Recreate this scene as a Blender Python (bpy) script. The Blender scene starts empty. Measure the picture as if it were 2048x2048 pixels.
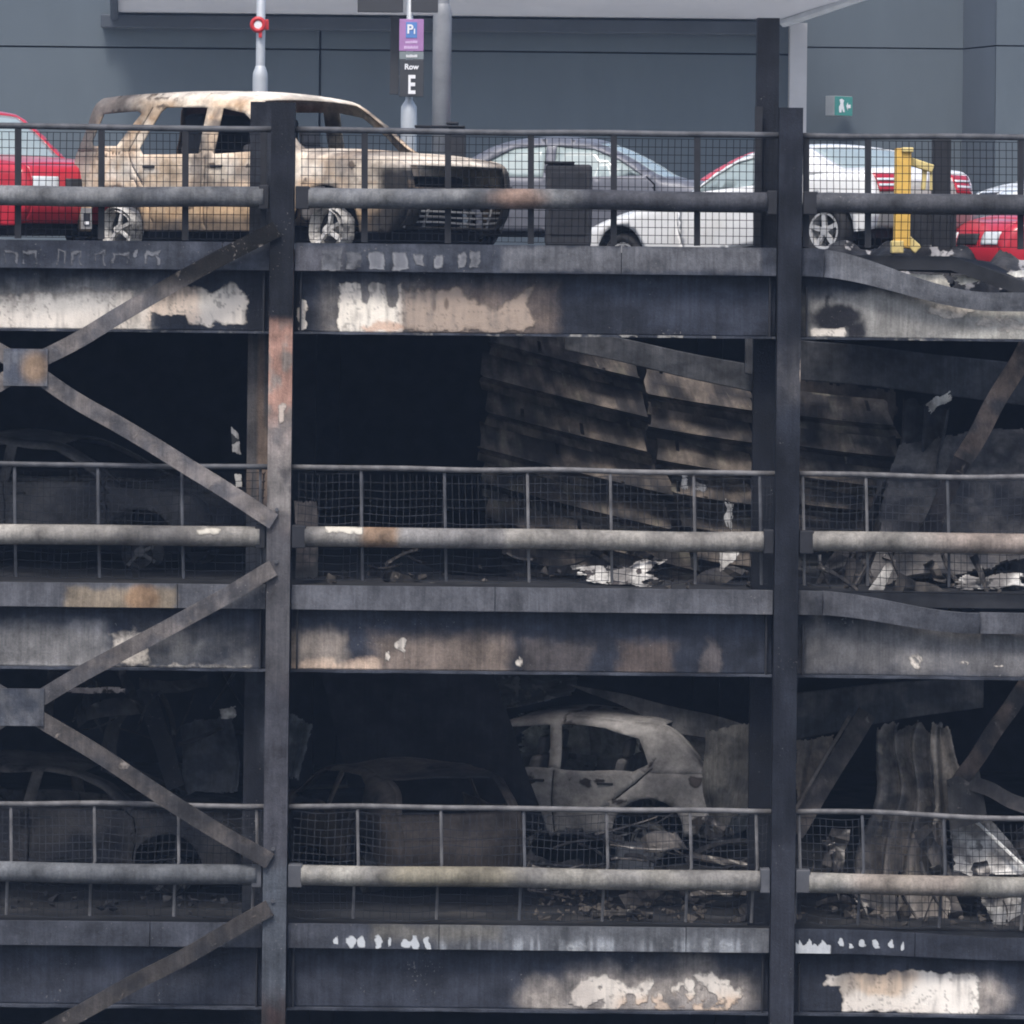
import bpy, bmesh, math, random
import numpy as np
from mathutils import Vector, Matrix, Euler
from mathutils.geometry import delaunay_2d_cdt
from mathutils import noise as mnoise

R = math.radians
scene = bpy.context.scene
COL = scene.collection
random.seed(7)

# ------------------------------------------------------------------ camera, sky, sun, exposure
DIST, FPX, CAMZ, ROLL, HORIZON = 50.0, 10000.0, 10.0, R(0.62), 550.0
cam = bpy.data.cameras.new('camera')
cam.lens = 36.0 * FPX / 2048.0
cam.sensor_width = 36.0
cam.shift_y = -(1024.0 - HORIZON) / 2048.0
cam.clip_start = 0.5
cam.clip_end = 3000.0
camo = bpy.data.objects.new('camera', cam)
COL.objects.link(camo)
camo.location = (0, -DIST, CAMZ)
camo.rotation_euler = (math.pi / 2, -ROLL, 0)
scene.camera = camo

SUN_EL, SUN_AZ = R(58), R(196)          # azimuth clockwise from +Y: light comes from behind the camera, a little left
world = bpy.data.worlds.new('World')
scene.world = world
world.use_nodes = True
wn = world.node_tree
sky = wn.nodes.new('ShaderNodeTexSky')
sky.sky_type = 'NISHITA'
sky.sun_disc = False
sky.sun_elevation = SUN_EL
sky.sun_rotation = SUN_AZ
sky.air_density = 1.0
sky.dust_density = 3.5
sky.ozone_density = 1.0
bg = wn.nodes['Background']
bg.inputs['Strength'].default_value = 0.12
wn.links.new(sky.outputs[0], bg.inputs[0])

sun = bpy.data.lights.new('sun', 'SUN')
sun.energy = 1.45
sun.angle = R(14)
sun.color = (1.0, 0.965, 0.92)
suno = bpy.data.objects.new('sun', sun)
COL.objects.link(suno)
sd = Vector((math.sin(SUN_AZ) * math.cos(SUN_EL), math.cos(SUN_AZ) * math.cos(SUN_EL), math.sin(SUN_EL)))
suno.rotation_euler = sd.to_track_quat('Z', 'Y').to_euler()
suno.location = (0, 0, 60)

vs = scene.view_settings
scene.display_settings.display_device = 'sRGB'
vs.view_transform = 'Standard'
vs.look = 'None'
vs.exposure = 0.85
vs.gamma = 1.0
vs.use_curve_mapping = False
scene.cycles.max_bounces = 6
scene.cycles.diffuse_bounces = 4
scene.cycles.transparent_max_bounces = 12
scene.cycles.use_denoising = True
scene.cycles.filter_width = 1.9

# ------------------------------------------------------------------ coordinates
CR, SR = math.cos(ROLL), math.sin(ROLL)


def P(px, py, d=0.0):
    """World point seen at picture position (px, py) of the 2048 frame when it lies d metres behind the facade."""
    s = (DIST + d) / FPX
    dx, dy = px - 1024.0, HORIZON - py
    return Vector(((dx * CR - dy * SR) * s, d, CAMZ + (dx * SR + dy * CR) * s))


def Q(co):
    """Picture position of world points (N,3)."""
    co = np.asarray(co, float)
    s = FPX / (DIST + co[:, 1])
    x, z = co[:, 0], co[:, 2] - CAMZ
    dx, dy = (x * CR + z * SR) * s, (-x * SR + z * CR) * s
    return 1024.0 + dx, HORIZON - dy


# ------------------------------------------------------------------ noise for surface wear
def _hash(i, j, seed):
    h = np.sin(i * 127.1 + j * 311.7 + seed * 74.7) * 43758.5453
    return h - np.floor(h)


def vn(x, y, seed=0):
    i, j = np.floor(x), np.floor(y)
    fx, fy = x - i, y - j
    fx, fy = fx * fx * (3 - 2 * fx), fy * fy * (3 - 2 * fy)
    a, b = _hash(i, j, seed), _hash(i + 1, j, seed)
    c, e = _hash(i, j + 1, seed), _hash(i + 1, j + 1, seed)
    return a + (b - a) * fx + (c - a) * fy + (a - b - c + e) * fx * fy


def fbm(x, y, seed=0, o=4):
    t, a, s = 0, .5, 0
    for k in range(o):
        t = t + vn(x * 2 ** k, y * 2 ** k, seed + 13 * k) * a
        s += a
        a *= .55
    return t / s


def sm(a, b, x):
    t = np.clip((x - a) / (b - a), 0, 1)
    return t * t * (3 - 2 * t)


def bx(px, py, x0, y0, x1, y1, soft=8.0):
    """soft rectangle mask"""
    dx = np.minimum(px - x0, x1 - px)
    dy = np.minimum(py - y0, y1 - py)
    return sm(-soft, soft, np.minimum(dx, dy))


def el(px, py, cx, cy, rx, ry, soft=.3):
    r = np.sqrt(((px - cx) / rx) ** 2 + ((py - cy) / ry) ** 2)
    return 1 - sm(1 - soft, 1 + soft, r)


def lerp(a, b, t):
    t = np.asarray(t)[..., None]
    return a * (1 - t) + np.asarray(b, float) * t


# ------------------------------------------------------------------ materials
def nt_mat(name):
    m = bpy.data.materials.new(name)
    m.use_nodes = True
    nt = m.node_tree
    return m, nt, nt.nodes['Principled BSDF']


def N(nt, kind, **kw):
    n = nt.nodes.new('ShaderNode' + kind)
    for k, v in kw.items():
        if hasattr(n, k):
            setattr(n, k, v)
        else:
            n.inputs[k].default_value = v
    return n


def plain(name, col, rough=.7, var=.25, scale=6.0, metal=0.0, bump=.0, alpha=None, spec=.4, dirt=None, dirt_amt=.0, stretch=None, coat=0.0):
    """principled colour with two scales of noise, optional dirt colour"""
    m, nt, b = nt_mat(name)
    tc = N(nt, 'TexCoord')
    src = tc.outputs['Object']
    if stretch:
        mp = N(nt, 'Mapping')
        mp.inputs['Scale'].default_value = stretch
        nt.links.new(src, mp.inputs[0])
        src = mp.outputs[0]
    n1 = N(nt, 'TexNoise', Scale=scale, Detail=7.0, Roughness=.62)
    nt.links.new(src, n1.inputs['Vector'])
    mr = N(nt, 'MapRange')
    mr.inputs[1].default_value, mr.inputs[2].default_value = .3, .7
    mr.inputs[3].default_value, mr.inputs[4].default_value = 1 - var, 1 + var
    nt.links.new(n1.outputs['Fac'], mr.inputs[0])
    vm = N(nt, 'VectorMath', operation='SCALE')
    vm.inputs[0].default_value = col[:3]
    nt.links.new(mr.outputs[0], vm.inputs['Scale'])
    out = vm.outputs[0]
    if dirt:
        n2 = N(nt, 'TexNoise', Scale=scale * .45, Detail=9.0, Roughness=.7)
        nt.links.new(src, n2.inputs['Vector'])
        r2 = N(nt, 'MapRange')
        r2.inputs[1].default_value, r2.inputs[2].default_value = .62 - dirt_amt * .3, .72 - dirt_amt * .2
        r2.inputs[4].default_value = min(1, dirt_amt + .3)
        nt.links.new(n2.outputs['Fac'], r2.inputs[0])
        mx = N(nt, 'Mix', data_type='RGBA')
        nt.links.new(r2.outputs[0], mx.inputs[0])
        nt.links.new(out, mx.inputs[6])
        mx.inputs[7].default_value = (*dirt, 1)
        out = mx.outputs[2]
    nt.links.new(out, b.inputs['Base Color'])
    b.inputs['Roughness'].default_value = rough
    b.inputs['Metallic'].default_value = metal
    b.inputs['Specular IOR Level'].default_value = spec
    b.inputs['Coat Weight'].default_value = coat
    if alpha is not None:
        b.inputs['Alpha'].default_value = alpha
    if bump:
        bp = N(nt, 'Bump', Strength=bump, Distance=.02)
        nt.links.new(n1.outputs['Fac'], bp.inputs['Height'])
        nt.links.new(bp.outputs[0], b.inputs['Normal'])
    return m


def wear_mat(name, edge=9.0, fine=45.0, rough=.72, streak=True, ragged=.9, spec=.2, chips=.0):
    """colour from the 'under' and 'over' attributes; 'flake' is where the pale coating is left, its edge torn by noise"""
    m, nt, b = nt_mat(name)
    un = N(nt, 'Attribute', attribute_name='under')
    ov = N(nt, 'Attribute', attribute_name='over')
    fl = N(nt, 'Attribute', attribute_name='flake')
    tc = N(nt, 'TexCoord')
    n1 = N(nt, 'TexNoise', Scale=edge, Detail=9.0, Roughness=.68)
    n2 = N(nt, 'TexNoise', Scale=fine, Detail=6.0, Roughness=.7)
    for n in (n1, n2):
        nt.links.new(tc.outputs['Object'], n.inputs['Vector'])
    ma = N(nt, 'Math', operation='MULTIPLY_ADD')
    nt.links.new(n1.outputs['Fac'], ma.inputs[0])
    ma.inputs[1].default_value = ragged
    ma.inputs[2].default_value = -.5 * ragged
    ad = N(nt, 'Math', operation='ADD')
    nt.links.new(ma.outputs[0], ad.inputs[0])
    nt.links.new(fl.outputs['Fac'], ad.inputs[1])
    th = N(nt, 'MapRange', interpolation_type='SMOOTHSTEP')
    th.inputs[1].default_value, th.inputs[2].default_value = .37, .63
    nt.links.new(ad.outputs[0], th.inputs[0])
    # tone variation
    mr = N(nt, 'MapRange')
    mr.inputs[1].default_value, mr.inputs[2].default_value = .25, .75
    mr.inputs[3].default_value, mr.inputs[4].default_value = .76, 1.24
    nt.links.new(n2.outputs['Fac'], mr.inputs[0])
    n5 = N(nt, 'TexNoise', Scale=2.6, Detail=7.0, Roughness=.65)
    nt.links.new(tc.outputs['Object'], n5.inputs['Vector'])
    m5 = N(nt, 'MapRange')
    m5.inputs[1].default_value, m5.inputs[2].default_value = .33, .67
    m5.inputs[3].default_value, m5.inputs[4].default_value = .50, 1.38
    nt.links.new(n5.outputs['Fac'], m5.inputs[0])
    tn = N(nt, 'Math', operation='MULTIPLY')
    nt.links.new(mr.outputs[0], tn.inputs[0])
    nt.links.new(m5.outputs[0], tn.inputs[1])
    tone = tn.outputs[0]
    if streak:
        mp = N(nt, 'Mapping')
        mp.inputs['Scale'].default_value = (17, 17, 1.1)
        nt.links.new(tc.outputs['Object'], mp.inputs[0])
        n3 = N(nt, 'TexNoise', Scale=1.0, Detail=8.0, Roughness=.72, Distortion=.6)
        nt.links.new(mp.outputs[0], n3.inputs['Vector'])
        m3 = N(nt, 'MapRange')
        m3.inputs[1].default_value, m3.inputs[2].default_value = .3, .7
        m3.inputs[3].default_value, m3.inputs[4].default_value = .66, 1.26
        nt.links.new(n3.outputs['Fac'], m3.inputs[0])
        mm = N(nt, 'Math', operation='MULTIPLY')
        nt.links.new(tone, mm.inputs[0])
        nt.links.new(m3.outputs[0], mm.inputs[1])
        tone = mm.outputs[0]
    v1 = N(nt, 'VectorMath', operation='SCALE')
    nt.links.new(un.outputs['Color'], v1.inputs[0])
    nt.links.new(tone, v1.inputs['Scale'])
    h = N(nt, 'MapRange')
    h.inputs[3].default_value, h.inputs[4].default_value = .8, 1.12
    nt.links.new(tone, h.inputs[0])
    v2 = N(nt, 'VectorMath', operation='SCALE')
    nt.links.new(ov.outputs['Color'], v2.inputs[0])
    nt.links.new(h.outputs[0], v2.inputs['Scale'])
    rim = N(nt, 'MapRange')                      # scorched brown rim round each flake
    rim.inputs[1].default_value, rim.inputs[2].default_value = .52, .80
    rim.inputs[3].default_value, rim.inputs[4].default_value = .42, 1.0
    nt.links.new(ad.outputs[0], rim.inputs[0])
    v3 = N(nt, 'VectorMath', operation='SCALE')
    nt.links.new(v2.outputs[0], v3.inputs[0])
    nt.links.new(rim.outputs[0], v3.inputs['Scale'])
    un_out = v1.outputs[0]
    if chips:
        n6 = N(nt, 'TexNoise', Scale=38.0, Detail=4.0, Roughness=.6)
        nt.links.new(tc.outputs['Object'], n6.inputs['Vector'])
        n7 = N(nt, 'TexNoise', Scale=3.0, Detail=3.0)
        nt.links.new(tc.outputs['Object'], n7.inputs['Vector'])
        s7 = N(nt, 'Math', operation='MULTIPLY_ADD')
        nt.links.new(n7.outputs['Fac'], s7.inputs[0])
        s7.inputs[1].default_value = .45
        nt.links.new(n6.outputs['Fac'], s7.inputs[2])
        c6 = N(nt, 'MapRange')
        c6.inputs[1].default_value, c6.inputs[2].default_value = .93, .98
        c6.inputs[4].default_value = chips
        nt.links.new(s7.outputs[0], c6.inputs[0])
        mc = N(nt, 'Mix', data_type='RGBA')
        nt.links.new(c6.outputs[0], mc.inputs[0])
        nt.links.new(un_out, mc.inputs[6])
        mc.inputs[7].default_value = (.27, .255, .24, 1)
        un_out = mc.outputs[2]
    mx = N(nt, 'Mix', data_type='RGBA')
    nt.links.new(th.outputs[0], mx.inputs[0])
    nt.links.new(un_out, mx.inputs[6])
    nt.links.new(v3.outputs[0], mx.inputs[7])
    nt.links.new(mx.outputs[2], b.inputs['Base Color'])
    b.inputs['Roughness'].default_value = rough
    b.inputs['Specular IOR Level'].default_value = spec
    hs = N(nt, 'Math', operation='MULTIPLY_ADD')
    nt.links.new(th.outputs[0], hs.inputs[0])
    hs.inputs[1].default_value = .8
    nt.links.new(n2.outputs['Fac'], hs.inputs[2])
    bp = N(nt, 'Bump', Strength=.55, Distance=.014)
    nt.links.new(hs.outputs[0], bp.inputs['Height'])
    nt.links.new(bp.outputs[0], b.inputs['Normal'])
    return m


M = {}
M['steel'] = wear_mat('burnt_steel', chips=.5)
M['shell'] = wear_mat('burnt_car_shell', edge=7.0, fine=22.0, rough=.8, streak=False, ragged=.8)
M['sheet'] = wear_mat('burnt_sheet', edge=6.0, fine=18.0, rough=.78, streak=True)
M['soot'] = plain('soot', (.012, .014, .019), .92, .4, 5, spec=.15)
M['soot_floor'] = plain('sooty_deck', (.03, .031, .035), .9, .5, 2.2, spec=.15, dirt=(.09, .085, .08), dirt_amt=.25)
M['black_wire'] = plain('charred_wire', (.010, .011, .015), .8, .3, 9, spec=.2)
M['grey_wire'] = plain('ash_grey_wire', (.022, .024, .03), .8, .5, 5, spec=.2)
M['dark_rail'] = plain('smoked_rail', (.075, .078, .088), .6, .4, 5, dirt=(.02, .021, .027), dirt_amt=.35)
M['pale_rail'] = plain('scorched_rail', (.13, .128, .132), .65, .45, 5, dirt=(.04, .04, .045), dirt_amt=.4)
M['black_post'] = plain('charred_post', (.016, .017, .022), .75, .4, 6)
M['dark_box'] = plain('charred_plastic', (.022, .023, .028), .7, .4, 7, dirt=(.05, .045, .045), dirt_amt=.3)
M['wall'] = plain('grey_cladding', (.080, .100, .117), .65, .11, .5, dirt=(.064, .081, .096), dirt_amt=.3, stretch=(1, 1, .35))
M['wall_dark'] = plain('grey_trim', (.05, .06, .075), .6, .15, 1.5)
M['joint'] = plain('joint_seal', (.03, .035, .042), .8, .2, 3)
M['soffit'] = plain('pale_soffit', (.50, .52, .56), .6, .06, .8)
M['white_clad'] = plain('white_cladding', (.7, .7, .7), .5, .06, 1.5)
M['pale_post'] = plain('pale_render', (.42, .42, .43), .7, .08, 2)
M['wall_return'] = plain('grey_return', (.085, .102, .122), .65, .06, 1.2)
M['bounce_sheet'] = plain('bounce_concrete', (.62, .61, .59), .9, .12, .3)
M['asphalt'] = plain('asphalt', (.05, .05, .052), .9, .25, .6)
M['pole'] = plain('galvanised', (.47, .50, .53), .5, .12, 3, metal=.2)
M['pole_grey'] = plain('weathered_pole', (.25, .26, .275), .55, .2, 3, metal=.1)
M['sign_dark'] = plain('sign_black', (.045, .047, .053), .5, .1, 3)
M['sign_grey'] = plain('sign_grey', (.2, .23, .24), .5, .1, 3)
M['sign_purple'] = plain('sign_purple', (.36, .19, .40), .45, .1, 6)
M['sign_blue'] = plain('sign_blue', (.10, .22, .50), .45, .1, 6)
M['white_paint'] = plain('white_paint', (.78, .78, .8), .5, .05, 6)
M['lilac_paint'] = plain('lilac_paint', (.68, .52, .74), .5, .05, 6)
M['exit_green'] = plain('exit_green', (.07, .27, .24), .4, .08, 5)
M['exit_side'] = plain('exit_housing', (.33, .35, .36), .5, .08, 5)
M['red_plastic'] = plain('red_plastic', (.5, .03, .035), .4, .1, 5)
M['yellow'] = plain('scorched_yellow', (.72, .45, .10), .6, .18, 5, dirt=(.30, .17, .05), dirt_amt=.3)
M['pale_yellow'] = plain('peeled_yellow', (.66, .53, .22), .6, .2, 6, dirt=(.2, .15, .08), dirt_amt=.3)
M['car_white'] = plain('white_car_paint', (.80, .80, .79), .25, .03, 2, coat=.5, dirt=(.62, .60, .55), dirt_amt=.15)
M['car_red'] = plain('red_car_paint', (.48, .022, .040), .3, .1, 2, coat=.4)
M['car_red2'] = plain('faded_red_paint', (.55, .07, .09), .35, .1, 2, coat=.3)
M['car_silver'] = plain('silver_car_paint', (.14, .145, .17), .5, .12, 2, metal=.1, coat=.05, dirt=(.09, .09, .105), dirt_amt=.3)
M['glass'] = plain('sky_tone_glass', (.36, .43, .43), .15, .1, 2, alpha=.88, spec=.6)  # pale base colour carries the reflected sky
M['glass_dark'] = plain('dark_glass', (.05, .06, .07), .12, .1, 2, alpha=.85, spec=.6)
M['tyre'] = plain('tyre_rubber', (.018, .018, .02), .85, .2, 6)
M['rim'] = plain('alloy_rim', (.55, .55, .55), .4, .1, 5, metal=.35)
M['rim_burnt'] = plain('melted_rim', (.62, .60, .57), .7, .35, 14, bump=.6, dirt=(.03, .03, .03), dirt_amt=.5)
M['lamp_red'] = plain('red_lamp', (.42, .015, .03), .25, .1, 4, coat=.5)
M['lamp_clear'] = plain('clear_lamp', (.62, .66, .68), .2, .15, 8, coat=.5)
M['trim_dark'] = plain('dark_trim', (.022, .022, .025), .6, .2, 5)
M['bumper_grey'] = plain('grey_bumper', (.33, .32, .295), .6, .15, 4)
M['seat'] = plain('burnt_seat', (.14, .135, .14), .85, .4, 6)
M['ash'] = plain('white_ash_sheet', (.74, .73, .70), .6, .2, 9, dirt=(.28, .25, .22), dirt_amt=.25, bump=.4)
M['ash_grey'] = plain('grey_ash', (.24, .235, .235), .8, .4, 7, dirt=(.07, .07, .075), dirt_amt=.4, bump=.4)
M['rubble'] = plain('ash_rubble', (.085, .075, .068), .9, .6, 7, bump=.5)
M['rim_dark'] = plain('charred_rim', (.07, .07, .072), .8, .4, 9)


# ------------------------------------------------------------------ scene building helpers
class MB:
    """mesh collector in world (or thing-local) coordinates"""

    def __init__(s):
        s.v, s.f = [], []

    def add(s, vs_, fs):
        o = len(s.v)
        s.v += [tuple(v) for v in vs_]
        s.f += [tuple(o + i for i in f) for f in fs]
        return o

    def box(s, x0, x1, y0, y1, z0, z1):
        c = [(x, y, z) for z in (z0, z1) for y in (y0, y1) for x in (x0, x1)]
        s.add(c, [(0, 2, 3, 1), (4, 5, 7, 6), (0, 1, 5, 4), (2, 6, 7, 3), (0, 4, 6, 2), (1, 3, 7, 5)])
        return s

    def obox(s, c, ax, ay, az):
        """box from centre and three half-axis vectors"""
        c, ax, ay, az = map(Vector, (c, ax, ay, az))
        vs_ = [c + i * ax + j * ay + k * az for k in (-1, 1) for j in (-1, 1) for i in (-1, 1)]
        s.add(vs_, [(0, 2, 3, 1), (4, 5, 7, 6), (0, 1, 5, 4), (2, 6, 7, 3), (0, 4, 6, 2), (1, 3, 7, 5)])
        return s

    def tube(s, pts, r, n=8, caps=True):
        pts = [Vector(p) for p in pts]
        rr = r if isinstance(r, (list, tuple)) else [r] * len(pts)
        t0 = (pts[1] - pts[0]).normalized()
        ref = Vector((0, 0, 1)) if abs(t0.z) < .9 else Vector((0, 1, 0))
        rings = []
        for i, p in enumerate(pts):
            t = (pts[min(i + 1, len(pts) - 1)] - pts[max(i - 1, 0)]).normalized()
            a = t.cross(ref).normalized()
            b = t.cross(a)
            rings.append([p + (a * math.cos(2 * math.pi * (k + .5) / n) + b * math.sin(2 * math.pi * (k + .5) / n)) * rr[i] for k in range(n)])
        o = s.add([v for r_ in rings for v in r_], [])
        for i in range(len(pts) - 1):
            for k in range(n):
                k2 = (k + 1) % n
                s.f.append((o + i * n + k, o + i * n + k2, o + (i + 1) * n + k2, o + (i + 1) * n + k))
        if caps:
            s.f.append(tuple(o + k for k in range(n))[::-1])
            s.f.append(tuple(o + (len(pts) - 1) * n + k for k in range(n)))
        return s

    def lathe(s, prof, c, axis='y', n=28):
        """profile (radius, offset) turned about an axis through c"""
        c = Vector(c)
        o = len(s.v)
        for (r, h) in prof:
            for k in range(n):
                a = 2 * math.pi * k / n
                if axis == 'y':
                    s.v.append(tuple(c + Vector((r * math.cos(a), h, r * math.sin(a)))))
                else:
                    s.v.append(tuple(c + Vector((r * math.cos(a), r * math.sin(a), h))))
        for i in range(len(prof) - 1):
            for k in range(n):
                k2 = (k + 1) % n
                s.f.append((o + i * n + k, o + i * n + k2, o + (i + 1) * n + k2, o + (i + 1) * n + k))
        return s

    def build(s, name, mat, parent=None, smooth=False, local=False, bevel=0, solid=0, paint=None):
        off = Vector((0, 0, 0))
        if parent is not None and not local:
            q = parent
            while q is not None:
                off += q.location
                q = q.parent
        me = bpy.data.meshes.new(name)
        co = np.array(s.v, float).reshape(-1, 3)
        me.from_pydata([tuple(c) for c in (co - np.array(off))], [], s.f)
        me.update()
        if paint is not None:
            under, over, flake = paint(co)
            put_paint(me, under, over, flake)
        if smooth:
            me.shade_smooth()
        me.materials.append(M[mat] if isinstance(mat, str) else mat)
        o = bpy.data.objects.new(name, me)
        COL.objects.link(o)
        o.parent = parent
        if bevel:
            b = o.modifiers.new('bevel', 'BEVEL')
            b.width = bevel
            b.segments = 2
            b.limit_method = 'ANGLE'
        if solid:
            b = o.modifiers.new('solid', 'SOLIDIFY')
            b.thickness = solid
            b.offset = 0
        return o


def put_paint(me, under, over, flake):
    n = len(me.vertices)
    for nm, dat in (('under', under), ('over', over)):
        a = me.attributes.new(nm, 'FLOAT_COLOR', 'POINT')
        c = np.ones((n, 4))
        c[:, :3] = np.broadcast_to(np.asarray(dat, float), (n, 3))
        a.data.foreach_set('color', c.astype(np.float32).ravel())
    a = me.attributes.new('flake', 'FLOAT', 'POINT')
    a.data.foreach_set('value', np.broadcast_to(np.asarray(flake, float), (n,)).astype(np.float32).copy())


def tag(o, label=None, cat=None, group=None, kind=None):
    if label: o['label'] = label
    if cat: o['category'] = cat
    if group: o['group'] = group
    if kind: o['kind'] = kind
    return o


def thing(name, label, cat, loc=(0, 0, 0), group=None):
    o = bpy.data.objects.new(name, None)
    COL.objects.link(o)
    o.location = loc
    o.empty_display_size = .2
    return tag(o, label, cat, group)


def grid_slab(mb, top, bot, ys, thick, nz):
    """closed slab: top/bot lists of (x,z) per station, ys front depth per station or callable(u,v); front face is a fine grid"""
    n = len(top)
    o = len(mb.v)
    for i in range(n):
        for j in range(nz + 1):
            t = j / nz
            x = top[i][0] * (1 - t) + bot[i][0] * t
            z = top[i][1] * (1 - t) + bot[i][1] * t
            mb.v.append((x, ys(i / (n - 1), t), z))
    w = nz + 1
    for i in range(n - 1):
        for j in range(nz):
            mb.f.append((o + i * w + j, o + i * w + j + 1, o + (i + 1) * w + j + 1, o + (i + 1) * w + j))
    b = len(mb.v)
    for i in range(n):
        mb.v.append((top[i][0], ys(i / (n - 1), 0) + thick, top[i][1]))
        mb.v.append((bot[i][0], ys(i / (n - 1), 1) + thick, bot[i][1]))
    for i in range(n - 1):
        mb.f.append((o + i * w, o + (i + 1) * w, b + 2 * i + 2, b + 2 * i))
        mb.f.append((o + i * w + nz, b + 2 * i + 1, b + 2 * i + 3, o + (i + 1) * w + nz))
        mb.f.append((b + 2 * i, b + 2 * i + 2, b + 2 * i + 3, b + 2 * i + 1))
    for i in (0, n - 1):
        mb.f.append(tuple(o + i * w + j for j in range(w)) + (b + 2 * i + 1, b + 2 * i))
    return mb


def dent(x, z, amp, sc=1.0, seed=0):
    return mnoise.noise(Vector((x * sc, z * sc, seed * 3.7))) * amp


def flatbar(name, parent, p0, p1, w, t, paint, step=.04, wob=0.0, mat='steel'):
    """flat steel bar from p0 to p1 (world), its wide face towards -Y, gently kinked by wob"""
    p0, p1 = Vector(p0), Vector(p1)
    d = p1 - p0
    L = d.length
    u = d.normalized()
    up = Vector((-u.z, 0, u.x)).normalized()
    n = max(4, int(L / step))
    nw = max(2, int(w / step))
    mb = MB()
    rows = []
    for i in range(n + 1):
        s = i / n
        c = p0 + d * s
        k = mnoise.noise(Vector((s * 3.1, p0.x, p0.z))) * wob
        c = c + up * k + Vector((0, k * .6, 0))
        rows.append(c)
    for c in rows:
        for j in range(nw + 1):
            q = c + up * (w * (j / nw - .5))
            mb.v.append(tuple(q + Vector((0, -t / 2, 0))))
    W_ = nw + 1
    for i in range(n):
        for j in range(nw):
            mb.f.append((i * W_ + j, (i + 1) * W_ + j, (i + 1) * W_ + j + 1, i * W_ + j + 1))
    b = len(mb.v)
    for c in rows:
        mb.v.append(tuple(c - up * (w / 2) + Vector((0, t / 2, 0))))
        mb.v.append(tuple(c + up * (w / 2) + Vector((0, t / 2, 0))))
    for i in range(n):
        mb.f.append((i * W_, b + 2 * i, b + 2 * i + 2, (i + 1) * W_))
        mb.f.append((i * W_ + nw, (i + 1) * W_ + nw, b + 2 * i + 3, b + 2 * i + 1))
        mb.f.append((b + 2 * i, b + 2 * i + 1, b + 2 * i + 3, b + 2 * i + 2))
    for i in (0, n):
        mb.f.append(tuple(i * W_ + j for j in range(W_)) + (b + 2 * i + 1, b + 2 * i))
    return mb.build(name, mat, parent, paint=paint)


def painter(fn):
    def f(co):
        px, py = Q(co)
        return fn(px, py, co)
    return f


SOOT = np.array((.0105, .0122, .0185))
DARK = np.array((.025, .029, .041))
GREY = np.array((.061, .068, .087))
MID = np.array((.15, .155, .172))
FILM = np.array((.27, .262, .258))
CREAM = np.array((.62, .565, .50))
TAN = np.array((.36, .285, .23))
RUST = np.array((.42, .22, .13))
PINK = np.array((.46, .27, .21))


def base(px, py, a=SOOT, b=DARK, sx=90., sy=60., seed=0):
    f = fbm(px / sx, py / sy, seed, 4)
    return lerp(np.broadcast_to(a, (len(px), 3)), b, sm(.3, .7, f))

# ------------------------------------------------------------------ filled outlines
def inside(poly, x, y):
    c = False
    n = len(poly)
    j = n - 1
    for i in range(n):
        xi, yi = poly[i]
        xj, yj = poly[j]
        if (yi > y) != (yj > y) and x < (xj - xi) * (y - yi) / (yj - yi) + xi:
            c = not c
        j = i
    return c


def resample(poly, step, closed=True):
    out = []
    n = len(poly)
    for i in range(n if closed else n - 1):
        a, b = poly[i], poly[(i + 1) % n]
        k = max(1, int(math.hypot(b[0] - a[0], b[1] - a[1]) / step + .5))
        for t in range(k):
            out.append((a[0] + (b[0] - a[0]) * t / k, a[1] + (b[1] - a[1]) * t / k))
    if not closed:
        out.append(tuple(poly[-1]))
    return out


def fill_poly(outer, holes, step):
    """triangulated outline with holes and inner points: (points, triangles)"""
    rings = [resample(outer, step)] + [resample(h, step) for h in holes]
    pts, edges = [], []
    for r in rings:
        o = len(pts)
        pts += [Vector(p) for p in r]
        edges += [(o + i, o + (i + 1) % len(r)) for i in range(len(r))]
    bpts = np.array([tuple(p) for p in pts])
    xs = [p[0] for p in rings[0]]
    ys = [p[1] for p in rings[0]]
    rnd = random.Random(3)
    y, row = min(ys) + step * .5, 0
    while y < max(ys):
        x = min(xs) + (step * .5 if row % 2 else 0)
        while x < max(xs):
            qx, qy = x + rnd.uniform(-.1, .1) * step, y + rnd.uniform(-.1, .1) * step
            if np.min((bpts[:, 0] - qx) ** 2 + (bpts[:, 1] - qy) ** 2) > (step * .45) ** 2:
                if inside(rings[0], qx, qy) and not any(inside(h, qx, qy) for h in rings[1:]):
                    pts.append(Vector((qx, qy)))
            x += step
        y += step * .87
        row += 1
    v, e, f, *_ = delaunay_2d_cdt(pts, edges, [], 0, 1e-5)
    v = [(p.x, p.y) for p in v]
    tri = []
    for t in f:
        cx = sum(v[i][0] for i in t) / 3
        cy = sum(v[i][1] for i in t) / 3
        if inside(rings[0], cx, cy) and not any(inside(h, cx, cy) for h in rings[1:]):
            tri.append(tuple(t))
    return v, tri


# ------------------------------------------------------------------ ground and far building
g = MB()
g.add([(-900, -700, 0), (900, -700, 0), (900, 900, 0), (-900, 900, 0)], [(0, 1, 2, 3)])
tag(g.build('ground', 'asphalt'), kind='structure')

DW = 45.0
ap = MB()  # unseen pale sheet added to throw light up onto the canopy soffit
ap.add([(-60, 17.5, .004), (60, 17.5, .004), (60, 44.9, .004), (-60, 44.9, .004)], [(0, 1, 2, 3)])
tag(ap.build('bounce_ground', 'bounce_sheet'), kind='structure')
bld = thing('terminal_building', 'blue grey clad building with a pale canopy behind the car park', 'building', (0, DW, 0))


def wall_part(name, x0, x1, z0, z1, d0, d1, mat, parent=bld, bevel=0):
    return MB().box(x0, x1, d0, d1, z0, z1).build(name, mat, parent, bevel=bevel)


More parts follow.
